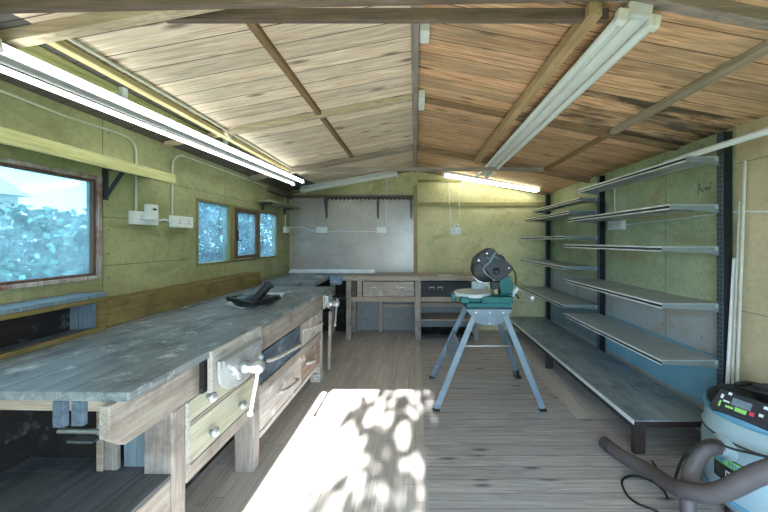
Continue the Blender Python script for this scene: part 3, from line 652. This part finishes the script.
# ------------------------------------------------------------------ shelving
Y0, Y1, Y2 = 1.975, 3.285, 4.60
XF = 2.01
def post(par, y):
    m = MB(); m.box(XF,XF+.004,y-.02,y+.02,.0,2.115); m.box(XF+.004,XR-.02,y-.02,y-.016,.0,2.115); m.box(XF+.004,XR-.02,y+.016,y+.02,.0,2.115)
    u = m.build('upright', M['blackpost'], par, .001)
    MB().box(XF-.0035,XF-.0005,y-.02,y+.02,.0,2.115).build('slotted_face', M['upright'], u)
    s_ = MB()
    for k in range(60):
        z = .26+k*.031
        s_.box(XF-.005,XF-.0036,y-.012,y-.006,z,z+.016); s_.box(XF-.005,XF-.0036,y+.006,y+.012,z,z+.016)
    s_.build('slots', M['black'], u)
def shelf(par, xf, z, y0, y1, fat=.034, basef=False):
    m = MB(); m.box(xf+.006,XF-.008,y0,y1,z-.006,z); m.box(XF-.03,XF-.008,y0,y1,z-.03,z-.006)
    s_ = m.build('shelf', M['shelf'], par, .001)
    MB().box(xf,xf+.006,y0,y1,z-.009,z+.001).box(xf,xf+.006,y0,y1,z-fat,z-fat+.008).build('edge_rail', M['rail'], s_, .001)
    MB().box(xf+.002,xf+.006,y0,y1,z-fat+.008,z-.009).build('ticket_strip', M['charcoal'], s_)
    for y, e in ((y0,1),(y1,-1)):
        MB().prism([(xf+.008,y+e*.001,z-.007),(XF-.006,y+e*.001,z-.007),(XF-.006,y+e*.001,z-.06),(XF-.06,y+e*.001,z-.046),(xf+.008,y+e*.001,z-.03)], (0,e*.004,0)).build('bracket', M['shelf_end'], s_)
    return s_
t1 = thing('shelving_unit', 'near bay of grey metal shelving on the right wall', 'shelving', (1.8,2.63,0))
t2 = thing('shelving_unit', 'far bay of grey metal shelving in the back right corner', 'shelving', (1.8,3.94,0))
post(t1, Y0); post(t1, Y1); post(t2, Y2)
for xf, z in ((1.78,1.958),(1.672,1.642),(1.622,1.364),(1.622,.988),(1.622,.614)): shelf(t1, xf, z, Y0+.004, Y1-.006)
for xf, z in ((1.80,1.874),(1.683,1.733),(1.628,1.455),(1.625,1.121),(1.62,.699)): shelf(t2, xf, z, Y1+.006, Y2-.006)
def base(par, y0, y1, xf, z, endleg):
    s_ = MB().box(xf+.006,XF-.01,y0,y1,z-.01,z).build('base_shelf', M['base'], par, .001)
    MB().box(xf,xf+.006,y0,y1,z-.028,z+.001).build('edge_rail', M['rail'], s_, .001)
    MB().box(xf+.002,xf+.02,y0,y1,z-.06,z-.029).build('under_rail', M['charcoal'], s_)
    for y in endleg:
        MB().box(xf+.01,xf+.085,y,y+.03,.0,z-.011).box(xf+.085,XF-.004,y,y+.03,z-.05,z-.011).build('foot', M['brownsteel'], par, .002)
base(t1, Y0-.01, Y1-.001, 1.43, .225, (Y0-.005,)); base(t2, Y1+.001, Y2, 1.43, .225, (Y1+.0,Y2-.04))
MB().box(XR-.02,XR-.002,Y0+.03,Y1-.03,.226,.60).build('back_panel', M['bluepanel'], t1)['label'] = 'light blue lower back panel'
MB().box(XR-.02,XR-.002,Y1+.03,Y2-.03,.226,.68).build('back_panel', plain('blue_grey_panel', L(118,142,146), .5), t2)
# tube lying on the top shelf
t = thing('spare_tube', 'white fluorescent tube lying on the top shelf of the near bay', 'tube', (1.86,2.2,1.962))
MB().cyl((1.855,1.25,1.978),(1.855,2.24,1.978),.019).build('glass_tube', M['tube_off'], t)
for a in (1.23,2.22): MB().cyl((1.855,a,1.978),(1.855,a+.035,1.978),.0195).build('end_cap', M['steel'], t)
# trims leaning by the upright
for x, y, zt_, r, m_, lab in ((2.055,1.905,1.905,.007,'cream','tallest pale trim rod leaning by the near shelf upright'),(2.05,1.93,1.655,.006,'cream','second tallest trim rod leaning by the near shelf upright'),
                         (2.04,1.943,1.29,.008,'white','shorter white trim strip leaning by the near shelf upright'),(2.035,1.945,.955,.009,'white','shortest white trim strip leaning by the near shelf upright')):
    o = MB().bar((x-.05,y-.02 if zt_ > 1.4 else y-.005,.005),(x+.02,y-.02 if zt_ > 1.4 else y-.008,zt_),r*2,r*1.6,(0,1,0)).build('trim_rod', M[m_], None, .002, (x-.05,y,0)); tag(o, lab, 'rod', 'trim rods leaning on the right wall')

# ------------------------------------------------------------------ saw stand and mitre saw
t = thing('saw_stand', 'grey blue folding steel stand under the mitre saw', 'stand', (.64,2.78,0))
x0,x1,y0,y1,zs = .445,.85,2.60,2.99,.81
MB().box(x0,x1,y0,y1,zs-.004,zs).build('top_plate', M['stand'], t, .001)
def apron(y):
    pts = [(x0,y,zs-.005),(x1,y,zs-.005),(x1-.075,y,zs-.10)]
    for k in range(9):
        q = PI*k/8; pts.append((.6475+.125*cos(q), y, zs-.105-.035*sin(q)))
    pts.append((x0+.075,y,zs-.10)); return MB().prism(pts, (0,.004,0))
for y in (y0,y1-.004):
    a = apron(y).build('side_plate', M['stand'], t)
    e = -.004 if y == y0 else .008
    bl = MB()
    for bx, bz in ((.53,-.03),(.765,-.03),(.512,-.085),(.783,-.085),(.6475,-.03),(.6475,-.125)): bl.cyl((bx,y+e,zs+bz),(bx,y+e+.003,zs+bz),.008,n=10)
    bl.build('bolts', M['steel'], a)
for sx in (-1,1):
    for (yt,ybm) in ((2.597,2.478),(2.993,3.07)):
        xt = .6475+sx*.135; xb = .615+sx*.44
        lg = MB(); lg.bar((xt,yt,zs-.06),(xb,ybm,.012),.05,.006,(0,1,0)); lg.bar((xt-sx*.022,yt+.012*(1 if yt<2.8 else -1),zs-.06),(xb-sx*.022,ybm+.012*(1 if yt<2.8 else -1),.012),.006,.03,(0,1,0)); lg = lg.build('leg', M['stand'], t, .001)
        MB().box(xb-.03,xb+.03,ybm-.02,ybm+.02,.0,.013).build('foot', M['black'], lg, .003)
    lx = .6475+sx*.275
    MB().prism([(lx-.0+sx*-.02,2.56,.50),(lx+sx*-.02,3.02,.50),(lx+sx*.055,3.04,.335),(lx+sx*.055,2.525,.335)], (sx*.004,0,0)).build('side_brace', M['stand'], t)
MB().cyl((.6475-.30,2.80,.42),(.6475+.30,2.80,.42),.007,n=10).build('tie_rod', M['steel'], t)
MB().cyl((1.02,3.085,.045),(1.06,3.085,.045),.042,n=16).build('wheel', M['black'], t)

SX = lambda px: (px-415)*2.8/300
SZ = lambda py: 1.4-(py-241)*2.8/300
S = lambda px, py, y: (SX(px), y, SZ(py))
t = thing('mitre_saw', 'teal and black mitre saw with raised head on the steel stand', 'saw', (.64,2.8,zs))
b = MB(); b.box(.455,.845,2.63,2.97,zs+.0005,zs+.045); b.box(SX(478),SX(507),2.62,2.98,zs+.045,zs+.10); b.box(SX(465),SX(478),2.66,2.94,zs+.045,zs+.075)
b.box(.40,.47,2.60,2.72,zs+.05,zs+.095); b.box(.40,.47,2.88,3.0,zs+.05,zs+.095)
b.build('base', M['teal'], t, .006)
MB().lathe((.535,2.80,zs+.0805), [(.15,0),(.172,.006),(.172,.036),(.168,.04)], 40).build('turntable', M['dust'], t)
MB().box(.335,.38,2.76,2.84,zs+.055,zs+.11).lathe((.365,2.80,zs+.03), [(.018,0),(.022,.012),(.018,.026)],14).build('turntable_lock', M['teal'], t, .004)
fnc = MB(); fnc.box(.56,.70,2.95,2.975,zs+.10,zs+.19); fnc.build('fence', M['dust'], t, .004)
MB().prism([S(499,293,2.72),S(509,293,2.72),S(511,284,2.72),S(507,275,2.72),S(500,275,2.72),S(497,282,2.72)], (0,.15,0)).box(SX(497),SX(510),2.70,2.90,zs+.10,SZ(292)).build('pivot_arm', M['teal'], t, .006)
hd = MB().prism([S(a,b_,2.69) for a,b_ in ((471.5,261.5),(473.5,257),(480,251.5),(486.5,247.8),(490.5,248.3),(494,252.5),(509.5,266),(509,269),(501,277),(496,280),(491,278),(484,270),(478,263))], (0,.14,0)); hd.build('head_casing', M['charcoal'], t, .008)
MB().lathe(S(484,268,2.715), [(.02,-.002),(.118,.0),(.126,.008),(.126,.09),(.118,.10),(.02,.102)], 40, (0,1,0)).build('blade_guard', M['black'], t)
MB().lathe(S(493,270,2.672), [(.012,-.006),(.026,0),(.03,.012),(.03,.02)], 18, (0,1,0)).build('arbor_cap', M['charcoal'], t)
MB().cyl(S(484,270,2.765),S(484,270,2.768),.118,n=40).build('blade', M['steel'], t)
MB().cyl(S(499,262,2.82),S(499,262,3.0),.07,.06,24).build('motor', M['charcoal'], t, .006)
g = MB(); g.tube([S(492,252,2.68),S(489,256,2.675),S(486.5,261,2.675),S(481.5,266.5,2.70),S(483,272,2.70),S(488,276,2.70),S(493,279.5,2.70)], lambda u: .013-.007*u, 8); g.tube([S(483,256.5,2.682),S(487,258,2.675),S(491,256,2.675),S(495,258,2.682)], .007, 8); g.build('guard_lever', M['stand'], t)
for a,b_ in ((476,259.5),(505,267),(484,253)): MB().cyl(S(a,b_,2.689),S(a,b_,2.68),.007,n=10).build('screw', M['steel'], t)
MB().tube([S(487,249,2.77),S(482,246,2.77),S(476,251,2.77),S(473,257,2.77)], .014, 10).build('carry_handle', M['black'], t) if False else None
MB().box(SX(490),SX(499),2.74,2.80,SZ(289),SZ(281)).build('dust_chute', M['black'], t, .006)
MB().prism([S(493,293,2.74),S(496,293,2.74),S(496,287,2.74),S(493,288,2.74)], (0,.04,0)).build('warning_label', M['purlin_y'], t)
hb = MB(); hb.cyl(S(511,283,2.76),S(532,300.5,2.76),.007,n=10); hb.tube([S(516,298.5,2.76),S(525,300,2.76),S(532,300.5,2.76)],.005,8); hb.build('extension_bar', M['steel'], t)
MB().lathe(S(531,297,2.76), [(.003,-.02),(.015,-.012),(.02,0),(.015,.012),(.003,.02)], 14).build('bar_knob', M['white'], t)
MB().bar(S(514.5,286,2.72),S(509.5,294,2.72),.03,.02,(0,1,0)).build('depth_stop', M['dust'], t, .003)
MB().tube([S(508,266,2.80),S(512,268.5,2.80),S(515,274,2.79),S(515.5,284,2.79),S(515,292,2.79),S(518,297,2.80),S(520,300,2.82)], .007, 8).build('power_cord', M['black'], t)
MB().tube([S(478,285,2.70),S(481,283.5,2.70),S(486,284,2.70),S(487,288,2.70)], .006, 8).build('hold_down', M['steel'], t)

# ------------------------------------------------------------------ vacuum cleaner
vx, vy = 1.765, 1.53
t = thing('vacuum_cleaner', 'light blue drum vacuum cleaner at the right edge of the photo', 'vacuum cleaner', (vx,vy,0))
MB().lathe((vx,vy,.055), [(.165,0),(.195,.01),(.205,.06),(.213,.075),(.213,.09),(.218,.10),(.222,.20),(.222,.30),(.214,.345),(.221,.352),(.221,.366),(.213,.372),(.205,.45)], 48).build('drum', M['drum'], t)
MB().lathe((vx,vy,.405), [(.2225,0),(.2235,.004),(.2235,.009),(.2215,.012)], 48).build('seam_band', M['dgrey'], t)
MB().lathe((vx,vy,.10), [(.208,0),(.219,.004),(.219,.012),(.212,.016)], 48).build('lower_band', M['drum2'], t)
MB().lathe((vx,vy,.506), [(.212,0),(.216,.008),(.216,.022),(.205,.03)], 48).build('rim', M['drum2'], t)
head = MB().lathe((vx,vy,.537), [(.198,0),(.198,.03),(.17,.055),(.05,.065)], 40)
head.build('head', M['black'], t)
q = math.atan2(-1.0,-1.2)
# sloping control panel on the camera-facing left side
dir_ = Vector((cos(math.radians(203)), sin(math.radians(203)), 0)); tan_ = Vector((-dir_.y, dir_.x, 0))
C0 = Vector((vx,vy,.545)) + dir_*.17
pn = (dir_*.75+Vector((0,0,.66))).normalized(); pu = pn.cross(tan_).normalized()
if pu.z < 0: pu = -pu
PC = C0 + dir_*.015 + Vector((0,0,.045))
ph = MB(); hw = .118
cs_ = [PC+tan_*a+pu*b_ for a,b_ in ((-hw,-.055),(hw,-.055),(hw*.85,.06),(-hw*.85,.06))]
ph.prism([p-pn*.09 for p in cs_], pn*.09); ph.build('control_panel', M['charcoal'], t, .006)
def deco(u, v, w_, h_, mat, nm):
    u *= .8; w_ *= .8
    MB().bar(PC+tan_*(u-w_/2)+pu*v+pn*.002, PC+tan_*(u+w_/2)+pu*v+pn*.002, .0, h_, pu) if False else None
    p = [PC+tan_*(u+a*w_/2)+pu*(v+b_*h_/2)+pn*.0012 for a,b_ in ((-1,-1),(1,-1),(1,1),(-1,1))]
    MB().prism(p, pn*.003).build(nm, mat, t)
sg = 1 if tan_.y < 0 else -1       # +sg points towards the viewer
deco(-.01*sg,.012,.085,.038,M['bluegrey'],'plate')
for u in (-.03,.01): deco(u*sg-.0*sg,.018,.012,.005,M['black'],'slot') if False else None
deco(-.005*sg,-.022,.05,.02,M['green'],'print_label'); deco(-.055*sg,-.024,.035,.010,M['green'],'print_label'); deco(-.10*sg,-.02,.008,.03,M['green'],'print_label')
deco(.042*sg,-.018,.02,.018,M['pink'],'button'); deco(.078*sg,-.008,.018,.014,M['rail'],'button'); deco(.088*sg,.035,.02,.014,M['rail'],'button'); deco(.11*sg,.012,.012,.022,M['rail'],'button')
deco(-.07*sg,.045,.016,.013,M['rail'],'button'); deco(-.10*sg,.02,.012,.022,M['rail'],'button'); deco(-.075*sg,.0,.03,.008,M['rail'],'plate')
# front label wrapped on the drum
def wrap(a0, a1, z0, z1, r, mat, nm, skew=0.0, par=None):
    m = MB(); n_ = 10; vs = []
    for k in range(n_+1):
        a = math.radians(a0+(a1-a0)*k/n_); dz = skew*k/n_
        for rr in (r, r+.002):
            for z in (z0, z1): vs.append((vx+rr*cos(a), vy+rr*sin(a), z+dz))
    fs = []
    for k in range(n_):
        b0 = 4*k; fs += [(b0,b0+1,b0+5,b0+4),(b0+2,b0+6,b0+7,b0+3),(b0+1,b0+3,b0+7,b0+5),(b0,b0+4,b0+6,b0+2)]
    fs += [(0,2,3,1),(4*n_,4*n_+1,4*n_+3,4*n_+2)]
    m.add(vs, fs); return m.build(nm, mat, par or t)
lb = wrap(176,207,.205,.325,.2225,M['charcoal'],'label')
wrap(177,206,.285,.320,.2247,M['green'],'print_band',par=lb)
for k in range(9):
    if k != 4: wrap(178.3+k*3.0,180.2+k*3.0,.292,.313,.2268,M['drum2'],'print_mark',par=lb)
wrap(190,196,.222,.262,.2247,M['rail'],'emblem',par=lb); wrap(191.4,194.6,.230,.254,.2268,M['charcoal'],'emblem_centre',par=lb)
wrap(178,183,.235,.27,.2247,M['dgrey'],'print_mark',par=lb); wrap(198,205,.235,.26,.2247,M['dgrey'],'print_mark',par=lb)
ia = math.radians(187); idir = Vector((cos(ia),sin(ia),0)); IP = Vector((vx,vy,.368))+idir*.215
MB().lathe(IP, [(.06,0),(.058,.012),(.036,.016),(.034,.05)], 24, idir).build('inlet', M['drum'], t)
MB().tube([(vx-.1,vy-.1,.60),(vx-.02,vy-.12,.635),(vx+.08,vy-.06,.63),(vx+.14,vy+.02,.615),(vx+.06,vy+.1,.625),(vx-.06,vy+.06,.63),(vx-.02,vy-.05,.645),(vx+.1,vy-.12,.62)], .013, 8).build('cord_bundle', M['black'], t)
MB().box(vx+.0,vx+.13,vy-.05,vy+.05,.60,.655).build('motor_cover', M['charcoal'], t, .012)
for a in (60,180,300):
    a = math.radians(a); MB().lathe((vx+.15*cos(a),vy+.15*sin(a),.0), [(.012,0),(.026,.004),(.026,.04),(.012,.054)], 14).build('castor', M['black'], t)
e = IP+idir*.02
hose2 = [e, e+idir*.05+Vector((0,0,.006)), (1.435,1.50,.345), (1.375,1.495,.245), (1.345,1.48,.13), (1.32,1.44,.05), (1.27,1.36,.037), (1.15,1.26,.037), (1.0,1.18,.037)]
MB().tube(hose2, .033, 14, sub=26, ridge=.045).build('hose', M['hose'], t)
t = thing('vacuum_hose', 'loose grey corrugated hose looping in front of the vacuum cleaner', 'hose', (1.29,1.6,0))
hp = [(1.285,1.965,.045),(1.295,1.86,.06),(1.316,1.68,.112),(1.295,1.52,.165),(1.287,1.42,.217),(1.335,1.32,.295),(1.43,1.22,.465),(1.54,1.14,.56),(1.68,1.06,.56),(1.80,1.0,.42),(1.84,.95,.22),(1.82,.86,.06),(1.70,.72,.04),(1.5,.65,.04)]
MB().tube(hp, .036, 14, sub=36, ridge=.045).build('corrugated_tube', M['hose'], t)
MB().tube([(1.278,2.03,.040),(1.282,1.99,.0415),(1.286,1.955,.045)], lambda u: .038-.0*u, 16, sub=4).build('cuff', M['dgrey'], t)
fl = lambda a, b: ((a-415)*(420/(b-241))/300, 420/(b-241), .007)
cable('power_lead', [fl(668,500),fl(663,491),fl(651,482),fl(633,477),fl(622,482),fl(627,496),fl(638,505),fl(653,511),fl(668,520),fl(700,540)], .006, M['black'], 'black power lead looped on the floor by the loose hose')
cable('power_lead', [(1.70,1.30,.42),(1.62,1.33,.43),(1.50,1.40,.425),(1.44,1.46,.42),(1.385,1.50,.36),(1.36,1.53,.28),(1.40,1.62,.10),(1.45,1.68,.007),(1.50,1.9,.007)], .006, M['black'], 'black lead hanging over the vacuum cleaner inlet')

# ------------------------------------------------------------------ outside: ground, shrubs, tree, house
struct(MB().box(-30,14,-22,30,-.30,-.07).build('ground', M['ground']), 'garden ground outside the shed', 'ground')
def leaves(n, pick, size, seed):
    r = random.Random(seed); m = MB()
    for _ in range(n):
        c0 = Vector(pick(r)); d = Vector((r.gauss(0,1),r.gauss(0,1),r.gauss(0,.8)-.3)).normalized(); a = d.orthogonal().normalized()
        a = Matrix.Rotation(r.uniform(0,2*PI), 3, d) @ a; n_ = d.cross(a); s_ = size*r.uniform(.6,1.25)
        m.add([c0, c0+d*s_*.35+a*s_*.26+n_*s_*.05, c0+d*s_*.75+a*s_*.2+n_*s_*.03, c0+d*s_, c0+d*s_*.75-a*s_*.2+n_*s_*.03, c0+d*s_*.35-a*s_*.26+n_*s_*.05],
              [(0,1,2,3),(0,3,4,5)], 0, True)
    return m
def shrub(label, cx, cy, rx, ry, h, n, size, mat, seed, z0=.2, lean=0):
    t = thing('garden_shrub', label, 'shrub', (cx,cy,-.07))
    rr = random.Random(seed); lumps = [(rr.uniform(-.75,.75)*rx, rr.uniform(-.75,.75)*ry, z0+rr.uniform(.1,.95)*(h-z0), rr.uniform(.22,.42)) for _ in range(30)]
    def pick(r):
        l = r.choice(lumps); u = Vector((r.gauss(0,1),r.gauss(0,1),r.gauss(0,1))).normalized()*r.uniform(.55,1)**.5
        return (cx+l[0]+u.x*l[3]*rx, cy+l[1]+u.y*l[3]*ry, max(0, l[2]+u.z*l[3]*h*.5))
    leaves(n, pick, size, seed).build('foliage', mat, t)
    m = MB()
    for k in range(6):
        l = lumps[k]; m.tube([(cx+rr.uniform(-.1,.1),cy+rr.uniform(-.1,.1),-.07),(cx+l[0]*.4,cy+l[1]*.4,l[2]*.5),(cx+l[0],cy+l[1],l[2])], lambda u: .03*(1-u*.7), 7)
    m.build('stem', M['bark'], t)
shrub('large teal leaved shrub outside the big left window', -3.15,2.80,.5,.92,1.55,12000,.075,M['leaf_t'],11)
shrub('low shrub seen at the left side of the big window', -4.4,2.9,.55,1.0,1.35,9000,.085,M['leaf_t'],12)
shrub('blue green shrub outside the three light window', -4.0,5.5,.8,1.2,2.9,12000,.09,M['leaf_b'],13)
shrub('tall blue green shrub beyond the far light of the three light window', -4.6,8.3,1.1,1.5,3.2,12000,.10,M['leaf_b'],14)
t = thing('neighbour_house', 'pale house seen through the left part of the big window', 'house', (-13,9.5,-.07))
MB().box(-15,-11.5,5.2,8.7,-.07,2.7).build('wall', M['house'], t); MB().prism([(-15.2,5.0,2.7),(-11.3,5.0,2.7),(-13.2,5.0,3.8)], (0,3.9,0)).build('roof', M['tile'], t)
MB().box(-11.5,-11.48,6.6,7.4,1.2,2.1).build('window', M['charcoal'], t)
# the tree before the doorway whose leaves dapple the floor
SD = Vector((.02,1,-.588))
t = thing('garden_tree', 'leafy tree in the garden before the open doorway', 'tree', (1.6,-6.6,-.07))
m = MB(); m.tube([(1.6,-6.6,-.07),(1.55,-6.6,1.6),(1.4,-6.55,3.2),(1.0,-6.5,4.6),(.5,-6.5,5.4)], lambda u: .13*(1-u*.75), 10)
m.tube([(1.4,-6.55,3.2),(.4,-6.5,4.3),(-.4,-6.45,4.9),(-1.0,-6.4,5.1)], lambda u: .03*(1-u*.8), 8); m.tube([(1.3,-6.55,3.6),(2.2,-6.6,4.6),(2.7,-6.6,5.3)], lambda u: .06*(1-u*.7), 8)
m.build('trunk', M['bark'], t)
def floor_to_tree(fx, fy, Yp): k = fy-Yp; return (fx-SD.x*k, Yp, .588*k)
cl = []
rr = random.Random(5)
def pick_tree(r):
    while True:
        fx, fy = r.uniform(-.62,.26), r.uniform(1.2,3.0)
        v = mnoise.noise(Vector((fx*5.2+3.1, fy*5.2, 1.7)))+.35*mnoise.noise(Vector((fx*11, fy*11, 4.2)))
        edge = -.42+.10*sin(fy*7)
        k = (fx-edge)*1.6
        if v < .02+min(.75,k*.9) and fx > edge-.05: break
        if r.random() < .012: break
    return floor_to_tree(fx, fy, -6.5+r.uniform(-.5,.5))
def pick_dense(r):  # dense crown added to keep sun out of the doorway's widened side
    fy = r.uniform(-1.1,3.3)
    return floor_to_tree(r.uniform(.28 if fy > 2.3 else .12,2.9), fy, -6.5+r.uniform(-.7,.7))
lv = leaves(560, pick_tree, .12, 77); l2 = leaves(9000, pick_dense, .2, 78); lv.add(l2.v, l2.f, 0, True)
lv.build('foliage', M['leaf_g'], t)

# ------------------------------------------------------------------ light, sky, camera
sun = bpy.data.lights.new('sun', 'SUN'); sun.energy = 34; sun.angle = .0065; sun.color = (.96,.98,1.0)
so = bpy.data.objects.new('sun', sun); COL.objects.link(so); so.rotation_euler = SD.to_track_quat('-Z','Y').to_euler()
wd = bpy.data.worlds.new('sky'); SC.world = wd; wd.use_nodes = True; nt = wd.node_tree; bg = nt.nodes['Background']
tc = nt.nodes.new('ShaderNodeTexCoord'); nz = nt.nodes.new('ShaderNodeTexNoise'); nz.inputs['Scale'].default_value = 2.2; nz.inputs['Detail'].default_value = 5
nt.links.new(tc.outputs['Generated'], nz.inputs['Vector']); rp = nt.nodes.new('ShaderNodeValToRGB'); nt.links.new(nz.outputs['Fac'], rp.inputs[0])
rp.color_ramp.elements[0].position = .4; rp.color_ramp.elements[0].color = (.42,.70,1.0,1); rp.color_ramp.elements[1].position = .65; rp.color_ramp.elements[1].color = (.80,.92,1.0,1)
nt.links.new(rp.outputs[0], bg.inputs[0]); bg.inputs[1].default_value = 6.5
def portal(loc, rot, sx, sy):
    a = bpy.data.lights.new('portal', 'AREA'); a.shape = 'RECTANGLE'; a.size = sx; a.size_y = sy; a.cycles.is_portal = True
    o = bpy.data.objects.new('portal', a); COL.objects.link(o); o.location = loc; o.rotation_euler = rot
portal(((D0+D1)/2,YF-.08,1.0),(PI/2,0,0),D1-D0,2.0)
portal((XL-.09,(W1[0]+W1[1])/2,1.48),(0,-PI/2,0),.64,1.54); portal((XL-.09,(W2[0]+W2[1])/2,1.48),(0,-PI/2,0),.62,1.58)
cam = bpy.data.cameras.new('camera'); co = bpy.data.objects.new('camera', cam); COL.objects.link(co)
co.location = (0,0,1.4); co.rotation_euler = (PI/2,0,0); cam.sensor_width = 36; cam.lens = 300/768*36; cam.shift_x = -31/768; cam.shift_y = -15/768; cam.clip_start = .02
SC.camera = co
SC.view_settings.view_transform = 'Standard'; SC.view_settings.look = 'None'; SC.view_settings.gamma = 1; SC.view_settings.exposure = .62
SC.view_settings.use_curve_mapping = False
SC.cycles.use_denoising = True; SC.cycles.max_bounces = 8; SC.cycles.transparent_max_bounces = 12; SC.cycles.sample_clamp_indirect = 6
SC.cycles.caustics_reflective = False; SC.cycles.caustics_refractive = False
